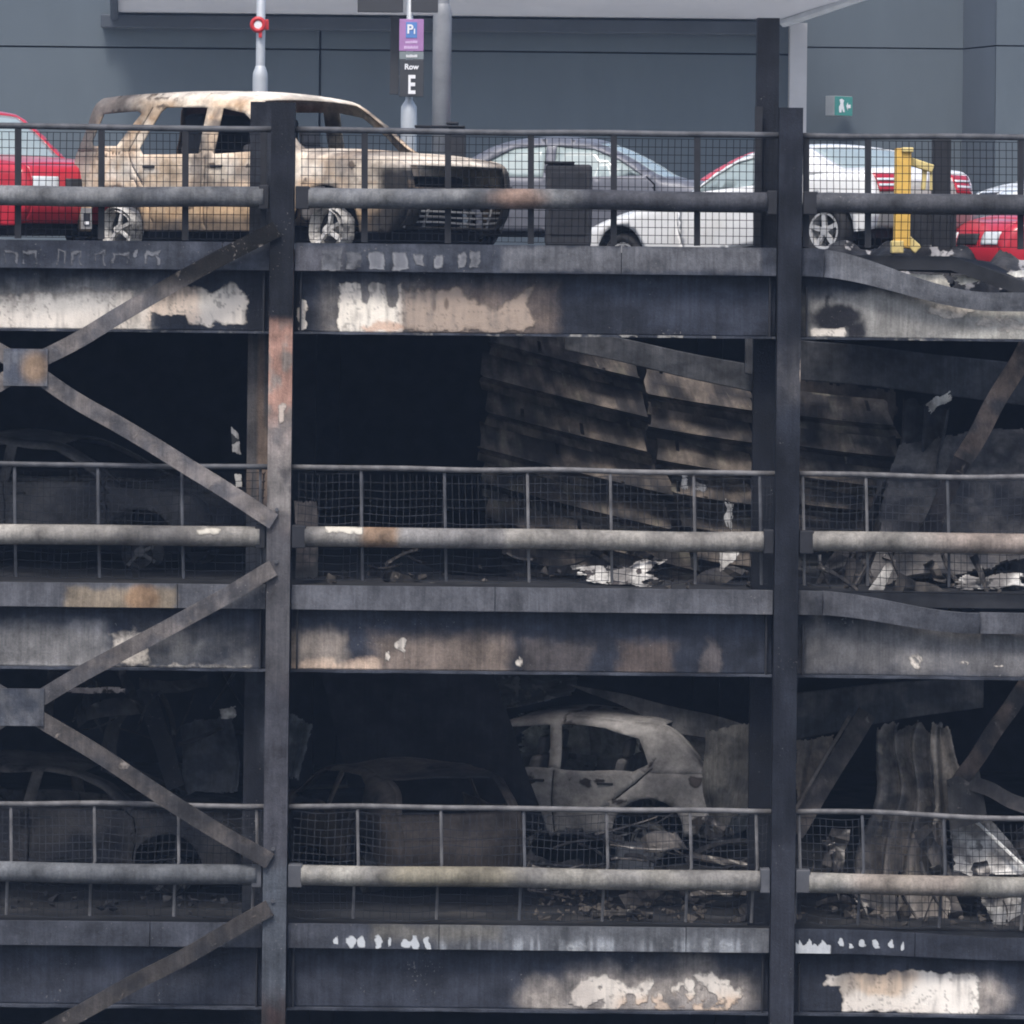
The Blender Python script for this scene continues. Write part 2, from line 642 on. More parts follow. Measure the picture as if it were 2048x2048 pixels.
xl, xr = P(-500, 300, DW).x, P(1606, 300, DW).x
zj = P(1024, 103, DW).z                       # horizontal panel joint
zg = P(1024, 66, DW).z                        # underside of the gutter
zs = P(1024, 42, DW).z                        # canopy soffit
xj = P(640, 150, DW).x
xm = [xl, P(-330, 150, DW).x, xj, P(1240, 300, DW).x, xr]
G = .022
wall_part('lower_wall', xl, xr, 0, 8.2, DW + .02, DW + .4, 'white_clad')
for i in range(4):
    if i == 2:
        wall_part('cladding_panel', xm[2] + G, xm[4], 8.22, zj - G, DW, DW + .3, 'wall')
    elif i != 3:
        wall_part('cladding_panel', xm[i] + G, xm[i + 1] - G, 8.22, zj - G, DW, DW + .3, 'wall')
wall_part('cladding_panel', xl, xj - G, zj + G * .6, 17, DW, DW + .3, 'wall')
wall_part('cladding_panel', xj + G, xr, zj + G * .6, 17, DW, DW + .3, 'wall')
wall_part('backing_wall', xl, xr, 0, 17, DW + .3, DW + .5, 'joint')
wall_part('gutter', P(205, 55, DW).x, P(1530, 55, DW).x, zg, zs + .02, DW - .45, DW - .003, 'wall_dark', bevel=.02)
# canopy: a slab that sticks out towards the camera
cpts = [(P(232, 40, DW).x, DW - .003), (P(232, 0, 42).x, 41.4), (P(1800, -30, 41.4).x, 41.4), (P(1727, 0, 42.3).x, 42.3), (P(1560, 45, DW).x, DW - .003)]
cup = lambda y: (DW - y) * .16
cb = MB()
n = len(cpts)
cb.add([(x, y, zs + cup(y)) for x, y in cpts] + [(x, y, zs + .3 + cup(y)) for x, y in cpts],
       [tuple(range(n))[::-1], tuple(range(n, 2 * n))] + [(i, (i + 1) % n, n + (i + 1) % n, n + i) for i in range(n)])
can = cb.build('canopy', 'soffit', bld)
pa, pb = Vector((cpts[4][0], cpts[4][1] - .4, zs - .0)), Vector((cpts[3][0], cpts[3][1], zs + cup(cpts[3][1]) - .02))
MB().tube([pa + Vector((.05, 0, 0)), pb + Vector((.05, 0, 0))], .09, 8).build('edge_trim', 'pole', can)
MB().tube([Vector((cpts[0][0], cpts[0][1] - .4, zs - .03)), Vector((cpts[1][0], cpts[1][1], zs + cup(cpts[1][1]) - .03))], .08, 8).build('edge_trim', 'wall_dark', can)
# pale corner pier, recessed walls on the right
wall_part('corner_pier', P(1576, 200, DW).x, P(1610, 200, DW).x, 0, zs - .003, DW - .5, DW - .006, 'pale_post')
D2 = 48.0
xa, xb2, xc = P(1606, 200, DW).x, P(1925, 200, D2).x, P(1990, 200, D2 - 1.5).x
for z0, z1 in ((8.0, P(1800, 96, D2).z - .02), (P(1800, 96, D2).z + .01, 18)):
    wall_part('cladding_panel', xa - .3, xb2, z0, z1, D2, D2 + .3, 'wall')
    mb = MB()
    mb.add([(xb2 + .003, D2, z0), (xc, D2 - 1.5, z0), (xc, D2 - 1.2, z0), (xb2 + .003, D2 + .3, z0), (xb2 + .003, D2, z1), (xc, D2 - 1.5, z1), (xc, D2 - 1.2, z1), (xb2 + .003, D2 + .3, z1)],
           [(0, 3, 2, 1), (4, 5, 6, 7), (0, 1, 5, 4), (1, 2, 6, 5), (2, 3, 7, 6), (3, 0, 4, 7)])
    mb.build('return_panel', 'wall_return', bld)
    wall_part('cladding_panel', xc + .01, xc + 9, z0, z1, D2 - 1.5, D2 - 1.2, 'wall')
wall_part('backing_wall', xa - .3, xc + 9, 0, 17, D2 + .5, D2 + .7, 'joint')
wall_part('lower_wall', xa - .3, xc + 9, 0, 7.98, D2 + .02, D2 + .4, 'white_clad')

# ------------------------------------------------------------------ car park frame
STOREY = 3.385
XC = [-7.37, -2.30, 2.77, 7.84]               # facade columns
ZR, ZP, ZK1, ZK0, ZB = 11.43, 10.75, 10.30, 10.02, 9.41
DECK = [10.235 - STOREY * k for k in range(3)]
park = thing('car_park', 'fire gutted steel car park frame of three open decks', 'building', (0, 0, 0))


# ---- wear painted on each kind of member (shapes of scorched and peeled coating)
def warp(px, py, a=14., s=22., seed=5):
    return px + (fbm(px / s, py / s, seed) - .5) * a * 2, py + (fbm(px / s, py / s, seed + 9) - .5) * a * 2


def beam_paint(lv):
    def fn(px, py, co):
        n = len(px)
        wx, wy = warp(px, py, 15., 38.)
        wx, wy = warp(wx, wy, 6., 11., 8)
        sx, sy = warp(px, py, 9., 18., 21)
        un = base(px, py, DARK * .85, DARK * 1.35, 120, 40, lv)

        def halo(un, x0, y0, x1, y1, col, amt, s=26):
            return lerp(un, np.array(col), bx(wx, wy, x0, y0, x1, y1, s) * amt * (.55 + .9 * (fbm(px / 34, py / 28, 53) - .2)).clip(0, 1))
        ov = np.broadcast_to(CREAM, (n, 3)).copy()
        fl = np.zeros(n)
        sp = fbm(px / 30, py / 26, 44)
        rg = .35 + 1.1 * (fbm(px / 6, py / 8, 47) - .2)
        if lv == 0:
            un = halo(un, -80, 570, 300, 690, (.36, .35, .33), .8)
            un = halo(un, 820, 575, 1110, 690, (.22, .17, .14), .8)
            un = halo(un, 650, 575, 830, 690, (.30, .27, .24), .6)
            fl = np.maximum(fl, bx(wx, wy, -80, 578, 262, 668, 16) * (.66 + .3 * sm(575, 640, py)))
            fl = np.maximum(fl, bx(wx, wy, 250, 610, 305, 664, 10) * .85)
            m2 = bx(wx, wy, 300, 575, 425, 655, 9) * (1 - bx(sx, sy, 305, 628, 372, 670, 7))
            fl = np.maximum(fl, m2)
            fl = np.maximum(fl, el(wx, wy, 455, 614, 46, 42, .25) * (.75 + .4 * sp))
            fl = np.maximum(fl, bx(sx, sy, 597, 600, 613, 662, 4) * .9)
            m5 = bx(sx, sy, 676, 566, 806, 672, 7) * (1 - bx(sx, sy, 722, 550, 738, 605, 6)) * (1 - bx(sx, sy, 774, 550, 795, 612, 6))
            fl = np.maximum(fl, m5)
            m6 = bx(wx, wy, 800, 576, 1065, 664, 15) * (1 - .8 * el(wx, wy, 985, 572, 60, 40))
            fl = np.maximum(fl, m6 * .93)
            t6 = sm(790, 815, px) * (1 - sm(1100, 1120, px))
            ov = lerp(ov, TAN * .88, t6)
            ov = lerp(ov, np.array((.62, .46, .35)), bx(wx, wy, 300, 570, 400, 660, 12) * .5)
            ov = lerp(ov, (.40, .385, .36), bx(wx, wy, -80, 560, 240, 625, 20) * .75)
            ov = lerp(ov, (.78, .72, .62), bx(wx, wy, 676, 600, 790, 670, 9) * .7)
            ov = lerp(ov, RUST * 1.1, el(wx, wy, 765, 655, 40, 10) * .6)
            ov = lerp(ov, (.10, .075, .06), np.maximum(el(px, py, 868, 610, 4, 13), el(px, py, 893, 608, 4, 12)) * .8)
            # right bay: grey film with a black blot
            r = px > 1590
            un[r] = lerp(un, np.array((.31, .30, .28)), bx(wx, wy, 1612, 590, 2200, 690, 20) * .9)[r]
            un[r] = lerp(un, np.array((.40, .39, .35)), sm(1850, 2000, px) * sm(600, 640, py) * .6)[r]
            blot = np.maximum(el(sx, sy, 1672, 636, 52, 26, .25), np.maximum(bx(sx, sy, 1652, 595, 1660, 640, 4), bx(sx, sy, 1690, 640, 1730, 680, 8)))
            un[r] = lerp(un, np.array((.022, .022, .027)), blot)[r]
            fl[r] = np.maximum(bx(sx, sy, 1622, 655, 1690, 676, 7) * .85, el(wx, wy, 1900, 620, 60, 14) * .62 + el(wx, wy, 2010, 650, 70, 14) * .55)[r]
            un = lerp(un, SOOT * .7, (1 - bx(px, py, 600, 0, 1500, 9999, 14)) * bx(px, py, 480, 0, 620, 9999, 10) * .7)
        elif lv == 1:
            un = lerp(un, FILM * 1.05, bx(wx, wy, -60, 1246, 215, 1365, 18) * (.6 + .4 * sm(1290, 1340, py)))
            un = lerp(un, FILM * .62, el(px, py, 110, 1290, 85, 38, .3) * .6)
            un = lerp(un, FILM * .62, bx(wx, wy, 290, 1260, 500, 1350, 30) * sp * 1.1)
            fl = np.maximum(fl, bx(wx, wy, 215, 1258, 300, 1335, 14) * (.45 + .35 * sp))
            fl = np.maximum(fl, sm(1318, 1340, wy) * bx(px, py, -50, 1200, 510, 1400, 20) * .62)
            un = lerp(un, (.30, .255, .215), bx(wx, wy, 572, 1258, 690, 1375, 16) * (.6 + .35 * sp))
            un = lerp(un, (.22, .175, .145), bx(wx, wy, 750, 1272, 1018, 1375, 24) * .9)
            un = lerp(un, (.115, .10, .098), bx(wx, wy, 1045, 1282, 1180, 1375, 12) * .8)
            un = lerp(un, (.13, .10, .085), bx(wx, wy, 1238, 1286, 1345, 1375, 16) * .8)
            un = lerp(un, (.13, .115, .115), el(wx, wy, 1420, 1325, 26, 44, .2) * .9)
            un = lerp(un, (.62, .47, .36), sm(1315, 1335, wy) * bx(px, py, 575, 1200, 760, 1400, 10) * .9)
            fl = np.maximum(fl, np.maximum(el(sx, sy, 803, 1290, 14, 14, .4), el(sx, sy, 775, 1312, 6, 10, .4)) * rg * 1.2)
            fl = np.maximum(fl, np.maximum(np.maximum(bx(px, py, 796, 1290, 799, 1322, 2), bx(px, py, 808, 1290, 811, 1318, 2)), bx(px, py, 770, 1300, 773, 1330, 2)) * .75)
            fl = np.maximum(fl, el(sx, sy, 1040, 1324, 8, 13, .6) * rg * .9)
            r = px > 1590
            un[r] = lerp(un, np.array((.125, .122, .125)), bx(wx, wy, 1600, 1250, 2200, 1350, 24))[r]
            un[r] = lerp(un, np.array((.26, .25, .245)), el(sx, sy, 1830, 1315, 30, 30, .8) * .8)[r]
            fl[r] = (np.maximum(el(sx, sy, 1832, 1322, 13, 18, .6), np.maximum(el(sx, sy, 1930, 1326, 12, 5, .6), el(sx, sy, 1995, 1330, 14, 3, .6))) * rg)[r]
        else:
            un = lerp(un, np.array((.040, .044, .058)), .6 * np.ones(n))
            hl = np.zeros(n)
            for cx, cy, rx, ry in ((1105, 1998, 62, 42), (1190, 1985, 70, 50), (1285, 1990, 75, 46), (1375, 1978, 80, 56), (1455, 1995, 55, 46), (1950, 1990, 60, 42)):
                hl = np.maximum(hl, el(wx, wy, cx, cy, rx, ry, .55))
            un = lerp(un, (.44, .39, .345), hl * (.45 + .9 * (fbm(px / 30, py / 26, 53) - .2)).clip(0, .95))
            fl = np.maximum(fl, np.maximum(np.maximum(el(wx, wy, 1200, 1990, 62, 42, .3), el(wx, wy, 1310, 1992, 70, 36, .3)), el(wx, wy, 1410, 1985, 75, 44, .3)) * (.3 + .85 * sm(.3, .55, sp)))
            ov = lerp(ov, np.array((.52, .39, .29)), sm(1975, 2008, wy) * bx(px, py, 1235, 1900, 1510, 2048, 20) * .85)
            ov = lerp(ov, (.45, .40, .36), el(wx, wy, 1120, 1990, 70, 50) * .7)
            fl = np.maximum(fl, bx(wx, wy, 1648, 1945, 1955, 2030, 9) * (1 - bx(sx, sy, 1640, 1975, 1682, 2030, 8)))
            ov = lerp(ov, (.46, .33, .22), el(wx, wy, 1765, 1965, 75, 30) * .7)
            ov = lerp(ov, (.30, .26, .22), el(wx, wy, 1690, 1970, 30, 30) * .8)
            ov = lerp(ov, (.72, .68, .62), el(wx, wy, 1900, 1985, 90, 40) * .6)
        st_ = fbm(px / 9, py / 70, 71 + lv) * .6 + fbm(px / 45, py / 30, 77) * .4
        top_ = sm(620 + 677 * lv, 565 + 677 * lv, py)
        ov = lerp(ov, (.14, .125, .115), np.clip(sm(.48, .75, st_) * .55 + top_ * sm(.35, .6, st_) * .55, 0, .85))
        cr_ = np.abs(fbm(px / 40, py / 40, 91) - .5)
        ov = lerp(ov, (.10, .085, .075), (1 - sm(.004, .016, cr_)) * .55)
        return un, ov * 1.12, np.clip(fl, 0, 1)
    return painter(fn)


def flange_paint(lv):
    def fn(px, py, co):
        un = base(px, py, DARK, GREY, 60, 30, 7)
        f = fbm(px / 26, py / 26, 31 + lv)
        w = [.9, .45, .6][lv]
        fl = sm(.45, .62, f) * w * np.where((px > 1050) & (px < 1500) & (lv == 0), 1, .75)
        return un, np.broadcast_to(np.array((.38, .37, .35)), (len(px), 3)), np.clip(fl * .7, 0, 1)
    return painter(fn)


def kerb_paint(lv):
    def blob(px, py, x0, x1, y0, y1, s=4):
        return bx(px, py, x0, y0, x1, y1, s)

    def fn(px, py, co):
        n = len(px)
        wx, wy = warp(px, py, 8, 19, 3)
        un = base(px, py, DARK, GREY, 110, 50, 11 + lv)
        ov = np.broadcast_to(np.array((.155, .16, .178)), (n, 3)).copy()
        fl = np.zeros(n)
        if lv == 0:
            def ring(x0, x1, y0, y1):
                a = blob(wx, wy, x0, x1, y0, y1, 3)
                b = blob(wx, wy, x0 + 5, x1 - 5, y0 + 6, y1 + 3, 3)
                return np.clip(a - .62 * b, 0, 1)
            for (x0, x1) in ((8, 34), (42, 76), (112, 134), (142, 166), (184, 214), (222, 260), (290, 320)):
                fl = np.maximum(fl, ring(x0, x1, 500 + (x0 % 7), 531) * (.95 if x0 == 290 else .72))
            fl = np.maximum(fl, blob(wx, wy, 268, 275, 500, 517, 2))
            for (x0, x1, y0, y1) in ((640, 686, 498, 545), (690, 727, 503, 540), (737, 770, 505, 540), (782, 815, 502, 540), (826, 848, 508, 536), (864, 884, 507, 536), (916, 936, 505, 536), (938, 964, 500, 537), (984, 992, 495, 516)):
                b1_ = bx(wx, wy, x0 + 1, y0, x1 - 1, y1, 5)
                fl = np.maximum(fl, b1_ * (.62 + .3 * ((x0 * 7) % 5) / 4))
                ov = lerp(ov, (.26, .265, .28), np.clip(b1_ - bx(wx, wy, x0 + 6, y0 - 5, x1 - 6, y1 - 6, 3), 0, 1) * .8)
            m = bx(wx, wy, 1003, 494, 1520, 542, 7)
            un = lerp(un, (.135, .138, .152), m * .95)
            un = lerp(un, (.10, .10, .115), bx(px, py, 585, 494, 690, 545, 8) * .8)
            r = px > 1600
            un[r] = lerp(un, np.array((.155, .16, .175)), sm(1625, 1700, px))[r]
            un[r] = lerp(un, np.array((.23, .235, .25)), sm(1900, 2000, px) * fbm(px / 30, py / 14, 8))[r]
        elif lv == 1:
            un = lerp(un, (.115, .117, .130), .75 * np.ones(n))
            y_ = bx(wx, wy, 130, 1176, 352, 1222, 8)
            un = lerp(un, (.26, .21, .15), y_ * .85)
            un = lerp(un, (.33, .19, .10), el(wx, wy, 285, 1196, 35, 26) * .6)
            fl = np.maximum(fl, sm(1228, 1236, py + 2) * 0)
        else:
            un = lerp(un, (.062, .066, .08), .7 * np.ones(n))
            un = lerp(un, (.125, .13, .14), bx(wx, wy, 870, 1850, 1540, 1905, 10) * .8)
            un = lerp(un, (.30, .32, .345), bx(px, py, 880, 1850, 1520, 1930, 6) * sm(1868, 1894, py) * sm(.35, .8, vn(px / 7, px * 0, 24)) * .7)
            un = lerp(un, (.17, .16, .14), bx(wx, wy, 745, 1850, 1000, 1880, 14) * .7)
            for i, x in enumerate((675, 701, 722, 755, 781, 812, 829, 856)):
                fl = np.maximum(fl, np.maximum(el(wx, wy, x, 1884 + i * .6, 4 + (i * 7 % 4) * 2.2, 8 + (i * 5 % 4) * 2.5, .35), bx(wx, wy, x - 4 - (i % 2) * 3, 1872 + (i % 3) * 4, x + 4, 1884, 3) * .7))
            dr = 1897 - 26 * vn(px / 9, px * 0, 4) ** 2 - 6
            fl = np.maximum(fl, sm(-3, 4, py - dr) * bx(px, py, 880, 1850, 1540, 1920, 6) * (.15 + .4 * vn(px / 60, px * 0, 8)))
            r = px > 1590
            d2 = 1893 - 36 * vn(px / 5, px * 0, 14) ** 1.5 * (1 - sm(1610, 1680, px))
            fl[r] = np.maximum(sm(-3, 3, py - d2) * (1 - sm(1655, 1668, px)), 0)[r]
            for x, w, y in ((1682, 6, 1885), (1700, 4, 1890), (1726, 7, 1887), (1754, 7, 1890), (1783, 5, 1889), (1806, 3, 1890)):
                fl = np.maximum(fl, np.maximum(el(wx, wy, x, y, w, 6 + (x % 5), .35), bx(px, py, x - w * .6, y + 2, x + w, y + 8, 2) * .8))
            un[r] = lerp(un, DARK * 1.1, np.ones(n) * .8)[r]
            ov = np.broadcast_to(np.array((.46, .48, .50)), (n, 3)).copy()
        return un, ov, np.clip(fl, 0, 1)
    return painter(fn)


def col_paint(which):
    def fn(px, py, co):
        n = len(px)
        wx, wy = warp(px, py, 16, 30, 15)
        sp = fbm(px / 22, py / 40, 61)
        ov = np.broadcast_to(np.array((.52, .44, .38)), (n, 3)).copy()
        fl = np.zeros(n)
        if which == 'fl':
            un = base(px, py, SOOT * .7, DARK * .6, 60, 160, 2)
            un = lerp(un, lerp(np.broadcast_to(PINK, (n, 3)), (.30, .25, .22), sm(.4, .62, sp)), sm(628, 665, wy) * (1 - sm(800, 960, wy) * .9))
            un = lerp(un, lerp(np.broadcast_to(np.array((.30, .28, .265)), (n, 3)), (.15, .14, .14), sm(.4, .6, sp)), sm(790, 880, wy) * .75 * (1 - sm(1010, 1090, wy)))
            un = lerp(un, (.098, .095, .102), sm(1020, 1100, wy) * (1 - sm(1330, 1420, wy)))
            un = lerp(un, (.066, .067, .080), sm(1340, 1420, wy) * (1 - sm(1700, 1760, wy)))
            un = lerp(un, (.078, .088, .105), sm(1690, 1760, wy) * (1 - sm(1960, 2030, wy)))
            fl = el(wx, wy, 568, 825, 9, 20, .4) * .8 + sm(850, 870, wy) * (1 - sm(960, 1010, wy)) * .33 * sm(.45, .6, sp)
        elif which == 'rl':
            un = base(px, py, SOOT, GREY * .75, 60, 160, 3)
            un = lerp(un, lerp(np.broadcast_to(np.array((.155, .115, .09)), (n, 3)), (.075, .07, .07), sm(.4, .6, vn(px / 9, py / 200, 4))), sm(650, 690, wy) * (1 - sm(960, 1050, wy)))
        elif which == 'fr':
            un = base(px, py, SOOT * .9, DARK * .9, 50, 160, 4)
            un = lerp(un, (.10, .098, .105), bx(wx, wy, 1500, 700, 1700, 800, 40) * sp * 1.4)
            un = lerp(un, (.034, .037, .049), sm(1650, 1700, wy) * .8)
            fl = el(px, py, 1601, 742, 4, 30, .4) * .6
        else:
            un = base(px, py, SOOT * .8, DARK * .7, 50, 160, 6)
        un = un * .88
        return un, ov, np.clip(fl, 0, 1)
    return painter(fn)


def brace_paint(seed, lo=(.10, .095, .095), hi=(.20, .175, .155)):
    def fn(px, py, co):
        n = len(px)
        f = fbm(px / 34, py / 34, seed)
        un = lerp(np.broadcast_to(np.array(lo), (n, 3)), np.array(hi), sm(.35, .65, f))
        un = un * (.05 + .95 * sm(545, 605, py))[:, None] * (1 - .20 * sm(1080, 1200, py) - .34 * sm(1350, 1500, py) - .16 * sm(1700, 1850, py))[:, None]      # darker towards the upper end and the lower storeys
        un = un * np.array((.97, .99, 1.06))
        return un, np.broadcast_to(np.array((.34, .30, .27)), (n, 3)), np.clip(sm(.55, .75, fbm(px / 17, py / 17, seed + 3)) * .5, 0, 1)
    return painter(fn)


# ---- columns
def column(name, x, w, d0, d1, z1, which, x_top=None):
    nz = 420 if which in ('fl', 'fr') else 260
    nx = 8
    mb = MB()
    st = [(x - w / 2 + w * i / nx) for i in range(nx + 1)]
    grid_slab(mb, [(s, z1) for s in st], [(s, 0.0) for s in st], lambda u, v: d0 + dent(x + u, v * 12, .004, 2), d1 - d0, nz)
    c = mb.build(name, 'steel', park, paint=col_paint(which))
    return c


for x, zt in ((XC[1], 11.70), (XC[2], 11.70)):
    wh = 'fl' if x < 0 else 'fr'
    c = column('column', x, .235, -.13, .11, zt, wh)
    for lv in range(3):                        # splice plates and their bolts at each barrier
        pz = ZP - STOREY * lv
        if lv and x < 0:
            for sz in (-.25, .27):
                MB().tube([(x - .02, -.131, pz + sz), (x - .02, -.150, pz + sz)], .02, 6).build('bolt', 'dark_rail', c)
for x in (XC[0], XC[3], -12.44, 12.91):
    MB().box(x - .12, x + .12, -.13, .11, 0, 11.7).build('column', 'black_post', park)
column('rear_column', -2.535, .24, .42, .66, 11.72, 'rl')
column('rear_column', 2.56, .225, .42, .66, 12.62, 'rr')
MB().box(2.43, 2.50, .25, .41, 9.6, 11.72).build('splice_plate', 'black_post', park)
for x in (-7.5, -2.4, 2.6, 7.7):
    for d in (8.0, 16.0):
        MB().box(x - .14, x + .14, d, d + .28, 0, 10.0 if d < 10 else 10.1).build('inner_column', 'soot', park)

# ---- decks (burnt through in places), rear wall
def deck_sag(lv, x, d):
    if lv:
        return 0.0
    return .42 * float(sm(4.6, 5.6, np.array(x))) * (1 - float(sm(9, 12, np.array(d)))) + .22 * float(el(np.array([x]), np.array([d]), 2.2, 8.6, 2.2, 2.4, .9)[0])


holes0 = [[(-.3, 1.0), (1.2, .8), (2.0, 1.0), (3.0, .9), (3.4, 1.9), (3.3, 2.8), (2.9, 4.0), (1.7, 4.4), (.7, 3.9), (.1, 2.9)],
          [(3.6, .5), (4.8, .5), (6.2, .6), (7.4, 1.0), (7.2, 2.2), (6.1, 2.7), (4.6, 2.6), (3.65, 2.3)]]
holes1 = [[(-.6, 2.4), (1.0, 2.0), (2.6, 1.9), (3.2, 3.2), (3.0, 5.6), (1.3, 6.3), (-.4, 5.6), (-.9, 4.0)],
          [(4.2, 1.2), (5.6, .9), (7.2, 1.4), (6.9, 3.6), (5.2, 4.0), (4.3, 2.8)]]
for lv in range(3):
    v, t = fill_poly([(-18, .14), (18, .14), (18, 16.5), (-18, 16.5)], [[holes0, holes1, []][lv][k] for k in range(len([holes0, holes1, []][lv]))], .8)
    mb = MB()
    mb.add([(x, y, DECK[lv] - .07 - deck_sag(lv, x, y)) for x, y in v], t)
    mb.build('deck_slab', 'soot_floor', park, solid=.14)
    for d in (4.2, 8.3, 12.4):                 # floor beams under the deck
        if lv == 0 and d < 5:
            spans = [(-18, .2), (7.6, 18)]
        else:
            spans = [(-18, 18)]
        for a, b in spans:
            MB().box(a, b, d, d + .16, DECK[lv] - .6, DECK[lv] - .145).build('floor_beam', 'soot', park)
rw = MB()
v, t = fill_poly([(-18, 0), (18, 0), (18, 10.0), (-18, 10.0)], [], 1.5)
rw.add([(x, 16.6, z) for x, z in v], t)
rw.build('rear_wall', 'soot', park, solid=.1)
for s in (-1, 1):
    MB().box(18 * s - .1, 18 * s + .1, .2, 16.5, 0, 10).build('light_stop_wall', 'soot', park)  # unseen dark walls added to keep daylight from entering at the sides


# ---- edge beams and kerb plates
def kerb_shape(lv, x):
    """top and bottom height of the kerb plate: the right bay has sagged"""
    z1, z0 = ZK1 - STOREY * lv - (.04 if lv else 0), ZK0 - STOREY * lv
    if x > XC[2]:
        s = (x - XC[2] - .18)
        if lv == 0:
            k = float(sm(0, 1.9, np.array(s)))
            z1 -= .44 * k + .02 * math.sin(s * 2.2) * k
            z0 -= .33 * k
        elif lv == 1:
            k = float(sm(.1, 1.7, np.array(s)))
            z1 -= .20 * k
            z0 -= .17 * k
        else:
            k = float(sm(.3, 2.2, np.array(s)))
            z1 -= .07 * k
            z0 -= .05 * k
    return z1, z0


def stations(x0, x1, step):
    n = max(2, int((x1 - x0) / step))
    return [x0 + (x1 - x0) * i / n for i in range(n + 1)]


kerb_joints = {(0, 0): [445], (0, 1): [1243], (0, 2): [1648], (1, 0): [355], (1, 1): [990], (1, 2): [1645, 1960], (2, 0): [300], (2, 1): [878, 1372], (2, 2): [1830]}
for lv in range(3):
    for bay in range(3):
        x0, x1 = XC[bay] + .125, XC[bay + 1] - .125
        if bay == 0:
            x0 = -5.55
        if bay == 2:
            x1 = 5.75
        # I beam: web with fine front face, flanges
        st = stations(x0, x1, .016)
        zt = [kerb_shape(lv, s)[1] + (.03 if bay == 2 else .055) for s in st]
        zb = ZB - STOREY * lv
        bow = lambda x: (-.05 * float(sm(3.2, 5.2, np.array(x))) if (bay == 2 and lv == 0) else 0.0)
        mb = MB()
        grid_slab(mb, [(s, z) for s, z in zip(st, zt)], [(s, zb + .001) for s in st],
                  lambda u, v: .16 + dent(u * 5 + bay * 7, v, .012, 1.6, lv) - (.10 * v * float(sm(.2, 1, np.array(u))) if bay == 2 else 0), .03, 40)
        bm_ = mb.build('edge_beam', 'steel', park, paint=beam_paint(lv), smooth=True)
        mb = MB()
        st2 = stations(x0, x1, .03)
        grid_slab(mb, [(s, zb) for s in st2], [(s, zb - .022 + dent(s, 3, .005, 4, lv)) for s in st2],
                  lambda u, v: .05 + dent(u * 5, 2, .01, 2, lv) - (.09 * float(sm(.2, 1, np.array(u))) if bay == 2 else 0), .24, 2)
        mb.build('flange', 'steel', bm_, paint=flange_paint(lv))
        # stiffeners near the columns
        for xs in ((x0 + .06, x1 - .06) if bay == 1 else ((x1 - .06,) if bay == 0 else (x0 + .06,))):
            MB().box(xs - .008, xs + .008, .06, .158, zb + .002, zb + .6 if bay < 2 else zb + .5).build('stiffener', 'black_post', bm_)
        # kerb plate in lengths
        cuts = [x0] + [P(j, 520 + 677 * lv, 0).x for j in kerb_joints[(lv, bay)]] + [x1]
        for a, b in zip(cuts, cuts[1:]):
            st = stations(a + .004, b - .004, .016)
            mb = MB()
            tilt = 0.0
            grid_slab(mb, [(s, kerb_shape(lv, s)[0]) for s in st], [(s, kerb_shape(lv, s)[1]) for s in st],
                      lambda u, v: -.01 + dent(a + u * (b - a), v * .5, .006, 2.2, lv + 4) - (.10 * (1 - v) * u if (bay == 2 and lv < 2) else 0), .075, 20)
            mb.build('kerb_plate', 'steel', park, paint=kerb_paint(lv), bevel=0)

# ---- diagonal bracing of the left bay, and the bent remains on the right
Z_N = [ZP - .05 - STOREY * k for k in range(4)]
xm_ = (XC[0] + XC[1]) / 2
for k in range(3):
    zc = (Z_N[k] + Z_N[k + 1]) / 2 + .02
    for sgn in (-1, 1):
        for up in (0, 1):
            xe = xm_ + sgn * (XC[1] - xm_ - .05)
            ze = Z_N[k] - .26 if up == 0 else Z_N[k + 1] + .20
            if xe < -6 and False:
                continue
            dirv = Vector((xe - xm_, 0, ze - zc)).normalized()
            p0 = Vector((xm_, -.16, zc)) + dirv * .2
            p1 = Vector((xe, -.16 if sgn < 0 else -.15, ze))
            if sgn < 0:
                p1 = p0 + (p1 - p0) * .5
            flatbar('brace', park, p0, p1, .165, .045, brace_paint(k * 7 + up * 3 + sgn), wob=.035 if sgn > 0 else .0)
    mb = MB()
    nodep = [(-.215, -.10), (-.10, -.19), (.10, -.19), (.215, -.10), (.215, .10), (.10, .19), (-.10, .19), (-.215, .10)]
    nodep = [(-.22, -.185), (.22, -.185), (.22, .185), (-.22, .185)]
    v, t = fill_poly(nodep, [], .03)
    mb.add([(xm_ + x, -.195, zc + z) for x, z in v], t)

    def gus(px, py, co, k=k):
        un = base(px, py, GREY * 1.2, MID, 30, 30, 3)
        un = lerp(un, (.30, .20, .12), el(px, py, 70, 735, 26, 30, .5) * .8)
        if k:
            un = un * .62
        return un, np.broadcast_to(np.array((.3, .27, .24)), (len(px), 3)), 0
    mb.build('gusset_plate', 'steel', park, paint=painter(gus), solid=.03)
# right bay
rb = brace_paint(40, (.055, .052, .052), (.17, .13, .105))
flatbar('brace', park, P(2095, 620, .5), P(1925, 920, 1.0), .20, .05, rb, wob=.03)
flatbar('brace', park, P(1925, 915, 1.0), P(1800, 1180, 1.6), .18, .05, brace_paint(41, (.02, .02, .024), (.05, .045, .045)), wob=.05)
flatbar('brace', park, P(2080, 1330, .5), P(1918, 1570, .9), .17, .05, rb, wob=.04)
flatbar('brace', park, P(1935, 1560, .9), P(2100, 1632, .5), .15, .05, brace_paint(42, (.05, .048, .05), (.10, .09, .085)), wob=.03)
mb = MB()
gp = [P(1893, 1560, .86), P(1958, 1535, .86), P(1975, 1640, .86), P(1900, 1660, .86)]
v, t = fill_poly([(p.x, p.z) for p in gp], [], .04)
mb.add([(x, .86, z) for x, z in v], t)
mb.build('gusset_plate', 'steel', park, paint=brace_paint(43, (.05, .05, .054), (.10, .095, .09)), solid=.03)


